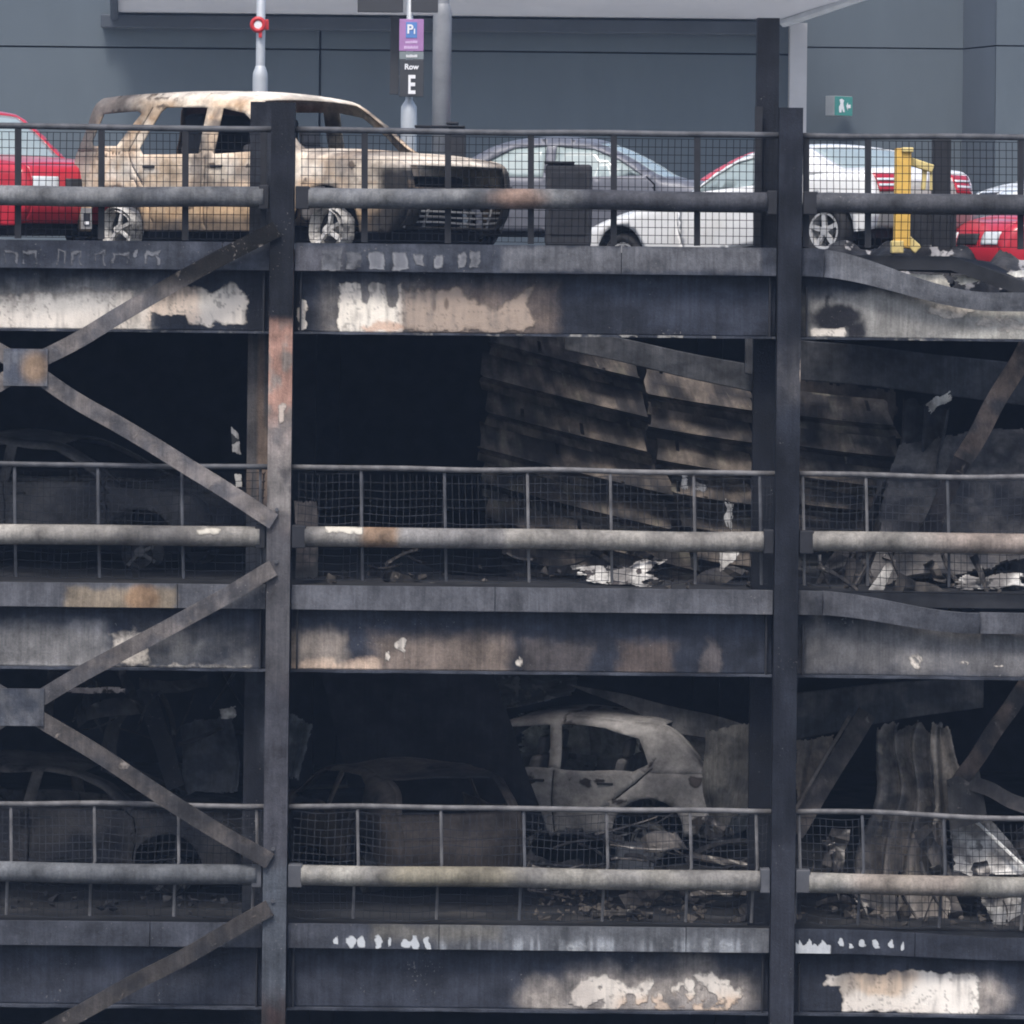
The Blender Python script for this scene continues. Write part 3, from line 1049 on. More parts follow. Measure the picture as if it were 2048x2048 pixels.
# ------------------------------------------------------------------ railings and crash barriers
LEVEL = ['top', 'middle', 'lowest']
BAYS = ['left of the rust streaked column', 'between the two tall columns', 'right of the black column']


def zdrop(lv, x):
    """how far the rails have sunk in the right bay"""
    if x > XC[2]:
        s = float(sm(0, 2.6, np.array(x - XC[2])))
        return (.0, .0, -.045)[lv] * s
    return 0.0


def pipe_paint(lv, bay):
    def fn(px, py, co):
        n = len(px)
        wx, wy = warp(px, py, 9, 20, 3)
        f = fbm(px / 70, py / 60, 5 + lv * 3 + bay)
        ov = np.broadcast_to(np.array((.62, .58, .50)), (n, 3)).copy()
        fl = np.zeros(n)
        if lv == 0:
            un = lerp(np.broadcast_to(np.array((.10, .105, .115)), (n, 3)), (.165, .168, .172), sm(.35, .65, f))
            if bay == 1:
                un = lerp(un, (.25, .16, .12), el(wx, wy, 1035, 395, 50, 26, .6) * .8)
                un = lerp(un, (.055, .057, .067), sm(1110, 1190, wx))
            if bay == 2:
                un = np.broadcast_to(np.array((.06, .062, .07)), (n, 3)).copy()
        elif lv == 1:
            un = lerp(np.broadcast_to(np.array((.27, .255, .235)), (n, 3)), (.35, .33, .30), sm(.35, .65, f))
            if bay == 0:
                un = lerp(un, (.13, .125, .125), sm(150, 330, wx) * (1 - sm(330, 420, wx)) * .8)
                fl = bx(wx, wy, 395, 1055, 440, 1072, 7) * .8
            if bay == 1:
                fl = bx(wx, wy, 650, 1050, 725, 1068, 6) * .9
                un = lerp(un, (.33, .19, .10), bx(wx, wy, 722, 1040, 795, 1110, 12) * .7)
                un = lerp(un, (.24, .235, .24), bx(wx, wy, 800, 1040, 1010, 1110, 12) * .7)
                un = lerp(un, (.07, .07, .075), 1 - sm(595, 660, wx))
            if bay == 2:
                un = lerp(un * .8, (.36, .30, .26), sm(1800, 1950, wx))
        else:
            un = lerp(np.broadcast_to(np.array((.26, .25, .235)), (n, 3)), (.33, .315, .28), sm(.35, .65, f))
            if bay == 0:
                un = lerp(np.broadcast_to(np.array((.125, .135, .148)), (n, 3)), (.16, .165, .175), f)
            if bay == 1:
                un = lerp(un, (.25, .22, .15), el(wx, wy, 900, 1750, 130, 40) * .7)
            if bay == 2:
                un = lerp(un, (.33, .26, .21), el(wx, wy, 1820, 1760, 120, 40) * .5)
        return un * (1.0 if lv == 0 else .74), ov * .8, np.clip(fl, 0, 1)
    return painter(fn)


def bow_y(lv, x, z, zk):
    """lower levels: the mesh has slumped outwards in the heat"""
    if lv == 0:
        return 0.0
    h = (z - zk) / 1.1
    return -.055 * math.sin(math.pi * min(max(h, 0), 1)) + dent(x, z, .02, 1.2, lv)


for lv in range(3):
    for bay in range(3):
        x0, x1 = XC[bay] + .13, XC[bay + 1] - .13
        if bay == 0:
            x0, x1 = -5.6, -2.43
        if bay == 2:
            x1 = 5.8
        zr, zp, zk = ZR - STOREY * lv, ZP - STOREY * lv, ZK1 - STOREY * lv
        rl = thing('guard_railing', f'wire mesh guard railing along the {LEVEL[lv]} deck edge, {BAYS[bay]}', 'railing', (x0, .05, zk), 'mesh guard railings')
        rr = random.Random(lv * 5 + bay)
        pts = [(x, .05 + dent(x, 1, .012 if lv else .004, .7, lv), zr + zdrop(lv, x) + dent(x, 5, .030 if lv else .012, .9, lv)) for x in stations(x0 - .02, x1 + .02, .25)]
        MB().tube(pts, .034 if lv == 0 else .029, 8).build('top_rail', 'dark_rail' if (lv == 0 or (lv == 1 and bay == 0)) else 'pale_rail', rl, smooth=True)
        xs = {0: [-5.79, -4.96, -4.125, -3.285, -2.50], 1: [-2.13, -1.49, -.655, .175, 1.005, 1.84, 2.50], 2: [2.93, 3.565, 4.38, 5.2, 6.0]}[bay]
        if lv == 0 and bay == 2:
            xs = [2.93, 3.55, 5.08, 5.9]
        posts = [x for x in xs if x0 < x < x1 + .01] if bay != 1 else xs[1:]
        lean = {0: .012, 1: .03, 2: .035}[lv]
        for x in posts:
            if bay == 1 and lv == 0 and x > 2.3:
                continue
            pr = .044 if lv == 0 else .0165
            pth = []
            for i in range(9):
                t = i / 8
                z = zk + .012 + (zr - zk - .03) * t
                pth.append((x + lean * (1 - t) * (1 if lv == 0 else 1.2) * (-1 if lv == 2 and t < .4 else 1) * .8, .062 + bow_y(lv, x, z, zk), z + zdrop(lv, x)))
            MB().tube(pth, pr, 6 if lv else 4).build('post', 'black_post' if lv == 0 else ('pale_rail' if rr.random() < .6 else 'dark_rail'), rl)
        # mesh panels, one between each pair of posts
        ed = sorted(set([x0 + .03] + [x for x in posts if x < x1 - .05] + [x1 - .02]))
        for a, b in zip(ed, ed[1:]):
            mb = MB()
            nx = max(2, int((b - a - .04) / .0635))
            wz0, wz1 = zk + .03, zr - .05
            sagk = [0, .022, .03][lv] * rr.uniform(.6, 1.4)
            jit = [.003, .004, .005][lv]
            ph = rr.uniform(0, 6)
            wr = [.0047, .0036, .0037][lv]

            def at(x, z):
                u = (x - a) / (b - a)
                h = (z - wz0) / (wz1 - wz0)
                dz = -sagk * math.sin(math.pi * u) * (1 - .5 * h) + zdrop(lv, x) + (math.sin(u * 7 + ph + h * 5) * .007 if lv else 0)
                dx = (math.sin(h * 4 + ph) * .012 if lv else .004 * math.sin(h * 5 + ph))
                return (x + dx, .064 + bow_y(lv, x, z, zk) + (.01 * math.sin(u * 9 + h * 6 + ph) if lv else 0), z + dz)
            for i in range(nx + 1):
                x = a + .02 + (b - a - .04) * i / nx + rr.uniform(-jit, jit)
                za, zb_ = wz0, wz1
                if lv and rr.random() < .3:
                    za = zp - rr.uniform(-.05, .12)
                if lv and rr.random() < .1:
                    zb_ = wz1 - rr.uniform(.1, .4)
                mb.tube([at(x, za + (zb_ - za) * k / 6) for k in range(7)], wr, 4, caps=False)
            nz = 13
            for j in range(nz + 1):
                z = wz0 + (wz1 - wz0) * j / nz + rr.uniform(-jit, jit)
                if lv and z > zp + .1 and rr.random() < .1:
                    continue
                mb.tube([at(a + .01 + (b - a - .02) * k / 8, z) for k in range(9)], wr * (1.0 if lv == 0 else 1.25), 4, caps=False)
            o = mb.build('mesh_panel', 'black_wire' if lv == 0 else ('grey_wire' if (lv, bay) != (1, 0) else 'black_wire'), rl)
            o['kind'] = 'stuff'
        # crash barrier tube with its column brackets
        cbm = thing('crash_barrier', f'thick tubular crash barrier on the {LEVEL[lv]} deck, {BAYS[bay]}', 'barrier', (x0, -.05, zp), 'tubular crash barriers')
        xa_, xb_ = x0 - (0 if bay else .2), x1 + (0 if bay < 2 else .2)
        b0, b1 = (.0 if bay == 0 else .13), (.0 if bay == 2 else .10)
        mb = MB()
        mb.tube([(x, -.055, zp + zdrop(lv, x) * 1.0 + dent(x, 9, .022, .6, lv)) for x in stations(xa_ + b0, xb_ - b1 if bay else x1 - .06, .035)], .102, 20)
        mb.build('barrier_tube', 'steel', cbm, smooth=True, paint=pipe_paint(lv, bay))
        mt = 'black_post' if lv < 2 else 'dark_rail'
        if bay > 0:
            MB().box(x0 + .0, x0 + .14, -.12, .05, zp - .115, zp + .115).build('bracket', mt, cbm, bevel=.01)
        if bay < 2:
            xe = x1 if bay else -2.435
            MB().box(xe - .10, xe, -.12, .05, zp - .12, zp + .12).build('bracket', mt, cbm, bevel=.01)

# ------------------------------------------------------------------ cars
def dist_poly(px, pz, poly):
    """distance of points to a polyline (numpy)"""
    best = np.full(len(px), 1e9)
    for (ax, az), (bx_, bz) in zip(poly, poly[1:]):
        dx, dz = bx_ - ax, bz - az
        t = np.clip(((px - ax) * dx + (pz - az) * dz) / (dx * dx + dz * dz + 1e-12), 0, 1)
        best = np.minimum(best, np.hypot(px - ax - t * dx, pz - az - t * dz))
    return best


def smooth_profile(pts, n=4):
    """Catmull-Rom through tagged points: list of (x,z,tag)"""
    out = []
    for i in range(len(pts) - 1):
        p0, p1, p2, p3 = pts[max(i - 1, 0)], pts[i], pts[i + 1], pts[min(i + 2, len(pts) - 1)]
        for k in range(n):
            t = k / n
            q = []
            for c in (0, 1):
                q.append(.5 * (2 * p1[c] + (-p0[c] + p2[c]) * t + (2 * p0[c] - 5 * p1[c] + 4 * p2[c] - p3[c]) * t * t + (-p0[c] + 3 * p1[c] - 3 * p2[c] + p3[c]) * t ** 3))
            out.append((q[0], q[1], p1[2]))
    out.append((pts[-1][0], pts[-1][1], pts[-2][2]))
    return out


SUV = dict(L=4.78, W=1.93, belt=1.10, sill=.31, r=.36, tumble=.24,
           prof=[(2.26, .34, 'front'), (2.37, .50, 'front'), (2.39, .72, 'front'), (2.36, .93, 'front'), (2.27, 1.035, 'hood'), (1.9, 1.09, 'hood'), (1.45, 1.125, 'hood'), (1.02, 1.16, 'wind'),
                 (.64, 1.46, 'wind'), (.32, 1.675, 'roof'), (.05, 1.74, 'roof'), (-.6, 1.775, 'roof'), (-1.3, 1.775, 'roof'), (-1.9, 1.755, 'roof'), (-2.13, 1.70, 'rear'), (-2.22, 1.42, 'rear'), (-2.33, 1.13, 'boot'), (-2.38, .9, 'back'), (-2.39, .62, 'back'), (-2.28, .38, 'back')],
           arch=[(1.46, .43), (-1.55, .43)],
           win=[[(.72, 1.15), (.54, 1.35), (.24, 1.555), (-.08, 1.61), (-.10, 1.13)], [(-.32, 1.13), (-.31, 1.615), (-.92, 1.625), (-.99, 1.58), (-1.20, 1.20), (-1.14, 1.13)], [(-1.27, 1.56), (-1.34, 1.59), (-1.88, 1.57), (-2.00, 1.27), (-1.95, 1.22), (-1.56, 1.22)]],
           seam=[[(.93, .40), (.98, .75), (.93, 1.08), (.74, 1.17)], [(-.23, .38), (-.22, 1.10)], [(-1.12, .80), (-1.28, 1.0), (-1.36, 1.16), (-1.12, 1.63)]],
           door=(.95, -.22, -1.30))
HATCH = dict(L=4.1, W=1.75, belt=.93, sill=.28, r=.31, tumble=.33,
             prof=[(1.95, .26, 'front'), (2.03, .42, 'front'), (2.04, .60, 'front'), (1.97, .76, 'front'), (1.80, .86, 'hood'), (1.4, .945, 'hood'), (1.0, 1.0, 'wind'),
                   (.60, 1.25, 'wind'), (.22, 1.44, 'roof'), (-.2, 1.50, 'roof'), (-.8, 1.50, 'roof'), (-1.35, 1.44, 'rear'), (-1.66, 1.22, 'rear'), (-1.86, 1.0, 'boot'), (-1.98, .85, 'boot'), (-2.02, .65, 'back'), (-2.03, .45, 'back'), (-1.95, .28, 'back')],
             arch=[(1.28, .37), (-1.26, .37)],
             win=[[(.83, .99), (.52, 1.20), (.22, 1.36), (-.20, 1.42), (-.22, .96)], [(-.34, .96), (-.32, 1.425), (-.80, 1.42), (-1.12, 1.33), (-1.25, 1.06), (-1.12, .97)]],
             seam=[[(.88, .32), (.94, .62), (.92, .9), (.82, 1.0)], [(-.28, .30), (-.28, .94)], [(-.92, .66), (-1.14, .84), (-1.30, 1.02)]],
             door=(.90, -.28, -1.10))
SALOON = dict(L=4.55, W=1.78, belt=.90, sill=.26, r=.335, tumble=.36,
              prof=[(2.14, .24, 'front'), (2.24, .38, 'front'), (2.26, .52, 'front'), (2.18, .66, 'front'), (1.98, .745, 'hood'), (1.5, .845, 'hood'), (1.02, .92, 'wind'),
                    (.62, 1.14, 'wind'), (.22, 1.315, 'roof'), (-.15, 1.37, 'roof'), (-.65, 1.365, 'roof'), (-1.05, 1.29, 'rear'), (-1.40, 1.10, 'rear'), (-1.66, .985, 'boot'), (-1.95, .965, 'boot'), (-2.16, .93, 'boot'), (-2.24, .78, 'back'), (-2.27, .52, 'back'), (-2.18, .28, 'back')],
              arch=[(1.38, .385), (-1.62, .385)],
              win=[[(.80, .94), (.50, 1.13), (.18, 1.255), (-.28, 1.295), (-.30, .91)], [(-.42, .91), (-.40, 1.295), (-.80, 1.265), (-1.12, 1.10), (-1.22, .95), (-1.15, .92)]],
              seam=[[(.90, .30), (.96, .60), (.94, .84), (.84, .93)], [(-.36, .28), (-.36, .89)], [(-1.18, .60), (-1.28, .84), (-1.36, .96)]],
              door=(.92, -.36, -1.15))

COUPE = dict(L=4.55, W=1.78, belt=.90, sill=.26, r=.335, tumble=.36,
             prof=[(2.14, .24, 'front'), (2.24, .38, 'front'), (2.26, .52, 'front'), (2.18, .66, 'front'), (1.98, .745, 'hood'), (1.5, .83, 'hood'), (1.0, .89, 'hood'), (.45, .935, 'wind'),
                   (.06, 1.13, 'wind'), (-.34, 1.295, 'roof'), (-.65, 1.345, 'roof'), (-1.0, 1.335, 'roof'), (-1.28, 1.28, 'rear'), (-1.58, 1.11, 'rear'), (-1.80, .99, 'boot'), (-2.0, .965, 'boot'), (-2.16, .93, 'boot'), (-2.24, .78, 'back'), (-2.27, .52, 'back'), (-2.18, .28, 'back')],
             arch=[(1.38, .385), (-1.62, .385)],
             win=[[(.24, .955), (-.05, 1.11), (-.36, 1.235), (-.78, 1.27), (-.80, .925)], [(-.92, .925), (-.90, 1.27), (-1.08, 1.245), (-1.35, 1.10), (-1.44, .965)]],
             seam=[[(.40, .30), (.46, .60), (.44, .84), (.30, .945)], [(-.86, .28), (-.86, .90)]],
             door=(.42, -.86, -.86))


def thin(poly, w):
    """thin closed outline round a polyline"""
    a, b = [], []
    for i, p in enumerate(poly):
        q0, q1 = Vector(poly[max(i - 1, 0)]), Vector(poly[min(i + 1, len(poly) - 1)])
        d = (q1 - q0).normalized()
        nrm = Vector((-d.y, d.x)) * w / 2
        a.append(tuple(Vector(p) + nrm))
        b.append(tuple(Vector(p) - nrm))
    return a + b[::-1]


def car(name, label, spec, loc, yaw, paint_mat='car_white', shell=None, pitch=0, rollx=0, glass='glass', wheels=True, burnt=False,
        front_open=(), head='lamp_clear', tail='lamp_red', lower=None, squash=1.0, group=None, cat='car', crumple=0.0, step=.06, wheel_skip=(), seats=False, seam_w=.016, rim=None, scale=(1, 1, 1), drop=0.0):
    rt = thing(name, label, cat, loc, group)
    rt.rotation_euler = (Matrix.Rotation(yaw, 4, 'Z') @ Matrix.Rotation(pitch, 4, 'Y') @ Matrix.Rotation(rollx, 4, 'X')).to_euler()
    rt.scale = scale
    L_, W_, belt, sill, tum = spec['L'], spec['W'], spec['belt'], spec['sill'], spec['tumble']
    prof = smooth_profile(spec['prof'])
    pl = [(p[0], p[1]) for p in prof]

    def hw(x, z):
        x, z = np.asarray(x, float), np.asarray(z, float)
        ax = np.abs(x) / (L_ / 2)
        w = W_ / 2 * (1 - .16 * np.clip((ax - .5) / .5, 0, 1) ** 2.3)
        w = w - np.clip(z - belt, 0, 9) * tum - np.clip(.5 - z, 0, 1) * .10
        w = w - .018 * np.clip(1 - np.abs(z - belt + .28) / .05, 0, 1) * 0
        e = np.minimum(dist_poly(x, z, pl), .11)
        w = w - .085 * (1 - np.sqrt(np.clip(1 - (1 - e / .11) ** 2, 0, 1)))
        return w

    def crush(co):
        co = np.array(co, float)
        if crumple:
            for i in range(len(co)):
                v = Vector(co[i]) * 1.7
                nv = mnoise.noise_vector(v + Vector((loc[0] * 3, 1.3, 2.2)))
                co[i] += np.array(nv) * crumple
        if squash != 1.0:
            z = co[:, 2]
            co[:, 2] = np.where(z > .5, .5 + (z - .5) * squash, z)
        return co

    def emit(nm, vs_, fs, mat, parent=rt, solid=.012, smooth=True, paint=None):
        mb = MB()
        mb.add([tuple(c) for c in crush(vs_)], fs)
        return mb.build(nm, mat, parent, smooth=smooth, local=True, solid=solid, paint=paint)
    body = M['shell'] if shell else M[paint_mat]

    # --- side outline with arches
    side = [(x, z) for x, z in pl]
    bot = []
    x_end, x_start = pl[-1][0], pl[0][0]
    for cx, r in sorted(spec['arch'], key=lambda a: a[0]):
        zc = spec['r']
        s = math.asin(min(1, max(-1, (sill - zc) / r)))
        for k in range(15):
            a = math.pi - s + (2 * s - math.pi + 0) * k / 14 - 0
            bot.append((cx + r * math.cos(a), zc + r * math.sin(a)))
    outer = side + [(pl[-1][0] + .05, sill)] + bot + [(pl[0][0] - .05, sill)]
    seams = [thin(s, seam_w) for s in spec['seam']]
    v, t = fill_poly(outer, spec['win'] + seams, step)
    xf, xb, xr = spec['door']

    def region(cx, cz):
        if cz > belt + .05 and cx < spec['win'][0][0][0] and cx > spec['win'][-1][-1][0] - .9:
            return 'window_frame'
        if cx > xf: return 'front_wing'
        if cx > xb: return 'front_door'
        ra = [a for a in spec['arch'] if a[0] < 0][0]
        if cx > xr and math.hypot(cx - ra[0], cz - spec['r']) > ra[1] + .13:
            return 'rear_door'
        return 'rear_wing'
    reg = {}
    for f in t:
        cx = sum(v[i][0] for i in f) / 3
        cz = sum(v[i][1] for i in f) / 3
        reg.setdefault(region(cx, cz), []).append(f)
    vx = np.array([p[0] for p in v])
    vz = np.array([p[1] for p in v])
    w = hw(vx, vz)
    for sy in (-1, 1):
        for nm, fs in reg.items():
            used = sorted({i for f in fs for i in f})
            mp = {i: k for k, i in enumerate(used)}
            vs_ = [(vx[i], sy * w[i], vz[i]) for i in used]
            ff = [tuple(mp[i] for i in (f if sy > 0 else f[::-1])) for f in fs]
            pn = emit(nm, vs_, ff, body, paint=shell)
            if nm in ('front_door', 'rear_door'):
                hx = (xb + .17) if nm == 'front_door' else (xr + .27)
                hz = belt - .10
                yy = float(hw([hx], [hz])[0]) * sy
                MB().obox(crush([(hx, yy + .012 * sy, hz)])[0], (.085, 0, 0), (0, .014, 0), (0, 0, .013)).build('handle', 'trim_dark' if burnt else body, pn, local=True, bevel=.008)
        # side glass
        if glass:
            for wn_ in spec['win']:
                gv, gt = fill_poly(wn_, [], .12)
                gx = np.array([p[0] for p in gv])
                gz = np.array([p[1] for p in gv])
                gw = hw(gx, gz) - .015
                emit('side_window', [(a, sy * b, c) for a, b, c in zip(gx, gw, gz)], gt, glass, solid=.004)
    # --- skin over the top
    pr = []
    for a, b in zip(prof, prof[1:]):
        k = max(1, int(math.hypot(b[0] - a[0], b[1] - a[1]) / .07 + .5))
        for i in range(k):
            pr.append((a[0] + (b[0] - a[0]) * i / k, a[1] + (b[1] - a[1]) * i / k, a[2]))
    pr.append((prof[-1][0], prof[-1][1], prof[-1][2]))
    ts = [-1, -.97, -.91, -.8, -.64, -.46, -.26, 0, .26, .46, .64, .8, .91, .97, 1]
    sx = np.array([p[0] for p in pr])
    sz = np.array([p[1] for p in pr])
    sw = hw(sx, sz)
    crown = {'front': 0, 'hood': .03, 'wind': .015, 'roof': .045, 'rear': .015, 'boot': .02, 'back': 0}
    bulge = {'front': .11, 'hood': .03, 'wind': .09, 'roof': 0, 'rear': -.07, 'boot': -.04, 'back': -.09}
    # smooth the crown and bulge along the profile so that neighbouring panels meet
    cr_ = np.array([crown[p[2]] for p in pr], float)
    bu_ = np.array([bulge[p[2]] for p in pr], float)
    for _ in range(3):
        cr_[1:-1] = (cr_[:-2] + cr_[1:-1] * 2 + cr_[2:]) / 4
        bu_[1:-1] = (bu_[:-2] + bu_[1:-1] * 2 + bu_[2:]) / 4
    X = np.zeros((len(pr), len(ts), 3))
    for i in range(len(pr)):
        for j, tt in enumerate(ts):
            X[i, j] = (sx[i] + bu_[i] * (1 - tt * tt), tt * sw[i], sz[i] + cr_[i] * (1 - tt * tt))
    nmap = {'front': 'front_bumper', 'hood': 'bonnet', 'roof': 'roof', 'boot': 'boot_lid', 'back': 'rear_bumper'}
    groups = {}
    for i in range(len(pr) - 1):
        tg = pr[i][2]
        for j in range(len(ts) - 1):
            key = tg
            tm = (ts[j] + ts[j + 1]) / 2
            if tg in ('wind', 'rear'):
                key = tg if abs(tm) < .90 else 'roof'
            if tg == 'front' and any(z0 < (sz[i] + sz[i + 1]) / 2 < z1 and t0 < tm < t1 for z0, z1, t0, t1 in front_open):
                continue
            groups.setdefault(key, []).append((i, j))
    for key, cells in groups.items():
        if key in ('wind', 'rear') and not glass:
            continue
        idx, vs_, fs = {}, [], []

        def vid(i, j):
            if (i, j) not in idx:
                idx[(i, j)] = len(vs_)
                p = X[i, j].copy()
                vs_.append(p)
            return idx[(i, j)]
        for i, j in cells:
            fs.append((vid(i, j), vid(i + 1, j), vid(i + 1, j + 1), vid(i, j + 1)))
        if key in ('wind', 'rear'):
            emit('windscreen' if key == 'wind' else 'rear_window', vs_, fs, glass, solid=.004)
        else:
            mt, ps = body, shell
            if lower and key in ('back', 'front') and key in lower:
                mt, ps = M[lower[key]], None
            emit(nmap[key], vs_, fs, mt, paint=ps)
    # --- lamps, plates
    def patch(nm, mat, x_sel, z0, z1, t0, t1, off, n=6):
        """skin patch between two heights on the front (x_sel>0) or back"""
        front = x_sel > 0
        ii = [i for i in range(len(pr)) if (sx[i] > L_ * .36 if front else sx[i] < -L_ * .36)]
        zs_ = sz[ii]
        o_ = np.argsort(zs_)
        vs_, fs = [], []
        for a in range(n + 1):
            z = z0 + (z1 - z0) * a / n
            xx = np.interp(z, zs_[o_], sx[ii][o_])
            ww = np.interp(z, zs_[o_], sw[ii][o_])
            bb = np.interp(z, zs_[o_], bu_[ii][o_])
            for b in range(n + 1):
                tt = t0 + (t1 - t0) * b / n
                vs_.append((xx + bb * (1 - tt * tt) + (off if front else -off), tt * (ww + .006), z))
        for a in range(n):
            for b in range(n):
                fs.append((a * (n + 1) + b, a * (n + 1) + b + 1, (a + 1) * (n + 1) + b + 1, (a + 1) * (n + 1) + b))
        return emit(nm, vs_, fs, mat, solid=.016)
    zl = belt
    if head:
        for s in (-1, 1):
            patch('headlight', head, 1, zl - .34, zl - .20, s * .98, s * .55, .012)
        patch('grille', 'trim_dark', 1, zl - .34, zl - .22, -.42, .42, .010)
    if tail:
        for s in (-1, 1):
            tl = patch('tail_lamp', tail, -1, zl - .22, zl - .01, s * .99, s * .58, .012)
            for q in (0, 1):
                patch('lamp_strip', 'lamp_clear', -1, zl - .16 + .065 * q, zl - .135 + .065 * q, s * .98, s * .62, .022).parent = tl
        patch('number_plate', 'pale_yellow' if False else 'bumper_grey', -1, zl - .40, zl - .29, -.26, .26, .014)
    # --- floor pan and bulkheads
    dm = 'soot' if burnt else 'trim_dark'
    mb = MB()
    mb.box(-L_ / 2 + .25, L_ / 2 - .3, -W_ / 2 + .33, W_ / 2 - .33, .20, sill + .06)
    mb.box(-L_ * .13, L_ * .14, -W_ / 2 + .10, W_ / 2 - .10, sill - .02, sill + .07)
    mb.build('floor_pan', dm, rt, local=True)
    MB().box(spec['prof'][7][0] + .02 if spec is SUV else 1.0, L_ / 2 - .42, -W_ / 2 + .42, W_ / 2 - .42, sill + .07, belt - .20).build('engine_block', dm, rt, local=True, bevel=.05)
    MB().box(.62, .98, -W_ / 2 + .14, W_ / 2 - .14, belt - .30, belt - .06).build('dashboard', dm, rt, local=True, bevel=.05)
    # --- seats
    if seats or glass:
        for (x_, y_) in ((.05, -.36), (.05, .36), (-.85, -.36), (-.85, .36)):
            so = MB()
            hh = belt + .02
            so.obox((x_, y_, (sill + hh) / 2 + .12), (.06, 0, 0), (0, .24, 0), (-.07, 0, (hh - sill) / 2))
            st_ = so.build('seat', 'seat', rt, local=True, bevel=.05)
            MB().obox((x_ - .09, y_, hh + .22), (.045, 0, 0), (0, .13, 0), (-.015, 0, .10)).build('headrest', 'seat', st_, local=True, bevel=.04)
    # --- wheels
    rim_mat = rim or ('rim_burnt' if burnt else 'rim')
    if wheels:
        wr_ = spec['r'] - .02
        for cx, _ in spec['arch']:
            for s in (-1, 1):
                if (cx > 0, s) in wheel_skip:
                    continue
                wo = bpy.data.objects.new('wheel', None)
                COL.objects.link(wo)
                wo.parent = rt
                rr_ = wr_ * (.69 if not burnt else .70)
                cz = (wr_ if not burnt else rr_) + drop
                wo.location = (cx, s * (W_ / 2 - .13), cz)
                wo.empty_display_size = .1
                if not burnt:
                    MB().lathe([(rr_ - .01, .085), (rr_ + .02, .10), (wr_ - .035, .105), (wr_ - .006, .08), (wr_, .03), (wr_, -.03), (wr_ - .006, -.08), (wr_ - .035, -.10), (rr_ - .01, -.09)], (0, 0, 0)).build('tyre', 'tyre', wo, smooth=True, local=True)
                rim = MB()
                rim.lathe([(rr_, -.09), (rr_, .07), (rr_ - .012, .085), (rr_ - .035, .083), (rr_ - .04, .04), (rr_ - .04, -.09)], (0, 0, 0))
                ns = 5 if spec in (SALOON, COUPE) else 7
                for k in range(ns):
                    if burnt and k in (2, 3, 5):
                        continue
                    a = 2 * math.pi * k / ns + .35
                    u = Vector((math.cos(a), 0, math.sin(a)))
                    tg_ = Vector((-math.sin(a), 0, math.cos(a)))
                    rim.obox(u * (rr_ * .52) + Vector((0, s * .062, 0)), u * (rr_ * .46), Vector((0, .016, 0)), tg_ * (rr_ * (.115 if ns == 5 else .085)))
                rim.lathe([(.001, .085), (.05, .083), (.06, .06), (.06, -.02)] if s > 0 else [(.001, -.085), (.05, -.083), (.06, -.06), (.06, .02)], (0, 0, 0), n=14)
                if burnt:
                    rim.v = [tuple(Vector(q) + Vector(mnoise.noise_vector(Vector(q) * 6 + Vector((cx, s, 0)))) * .035) for q in rim.v]
                ro = rim.build('rim', rim_mat, wo, smooth=False, local=True)
                if s < 0:
                    pass
                MB().lathe([(.001, -s * .03), (rr_ * .8, -s * .03), (rr_ * .8, -s * .06), (.001, -s * .06)], (0, 0, 0), n=18).build('brake_disc', 'trim_dark', wo, local=True)
    return rt


def ground_at(px, lv, d):
    """deck point below picture column px at depth d"""
    p = P(px, 600, d)
    z = DECK[lv]
    return Vector((p.x - (z - p.z) * 0, d, z + .004))


# burnt tan four-wheel-drive on the top deck
def suv_paint(co):
    x, y, z = co[:, 0], co[:, 1], co[:, 2]
    n = len(x)
    f = fbm(x * 2.3 + y, z * 3.1, 3)
    g_ = fbm(x * 6 + 4, z * 7 + y * 3, 9)
    un = lerp(np.broadcast_to(np.array((.58, .44, .31)), (n, 3)), (.70, .60, .48), sm(.4, .62, f))
    un = lerp(un, (.40, .25, .14), sm(.55, .72, g_) * .7)
    un = lerp(un, (.46, .30, .16), sm(.78, .55, z) * .75)
    un = lerp(un, (.72, .66, .58), sm(.78, .95, z) * sm(1.2, .95, z) * sm(.42, .6, g_) * .8)
    un = lerp(un, (.78, .70, .60), sm(1.66, 1.74, z) * sm(-1.7, -.9, x) * .9)          # paler roof
    sootm = np.maximum(sm(-1.0, -1.6, x) * sm(1.45, 1.58, z), sm(-1.75, -2.05, x) * sm(.85, 1.2, z))                                       # sooty rear of the roof
    un = lerp(un, (.085, .08, .082), sootm * .9)
    un = lerp(un, (.30, .28, .27), sm(-2.05, -2.25, x) * sm(1.1, .9, z) * .8)
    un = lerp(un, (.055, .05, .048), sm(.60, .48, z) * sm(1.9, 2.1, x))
    un = lerp(un, (.20, .185, .17), sm(1.2, 1.35, z) * sm(1.60, 1.50, z) * sm(.30, .10, np.abs(x + .6)) * .8)
    # smoke stains round the windows, grey brown scorching on the doors, black nose
    sm_ = fbm(x * 3.1 + 9, z * 4.2 + y, 33)
    un = lerp(un, (.20, .165, .14), sm(.50, .70, sm_) * sm(1.62, 1.45, z) * .75)
    un = lerp(un, (.12, .105, .095), sm(1.12, 1.22, z) * sm(1.66, 1.58, z) * sm(.42, .62, sm_) * .85)
    un = lerp(un, (.030, .028, .028), sm(2.06, 2.20, x) * sm(1.02, .93, z))
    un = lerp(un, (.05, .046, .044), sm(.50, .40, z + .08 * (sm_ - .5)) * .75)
    ov = np.broadcast_to(np.array((.15, .115, .09)), (n, 3))
    fl = np.clip(sm(.55, .82, fbm(x * 5, z * 7 + y, 17)) * .62 + sm(1.3, 2.0, x) * sm(.95, 1.06, z) * .12, 0, 1)
    return un, ov, np.clip(fl, 0, 1)


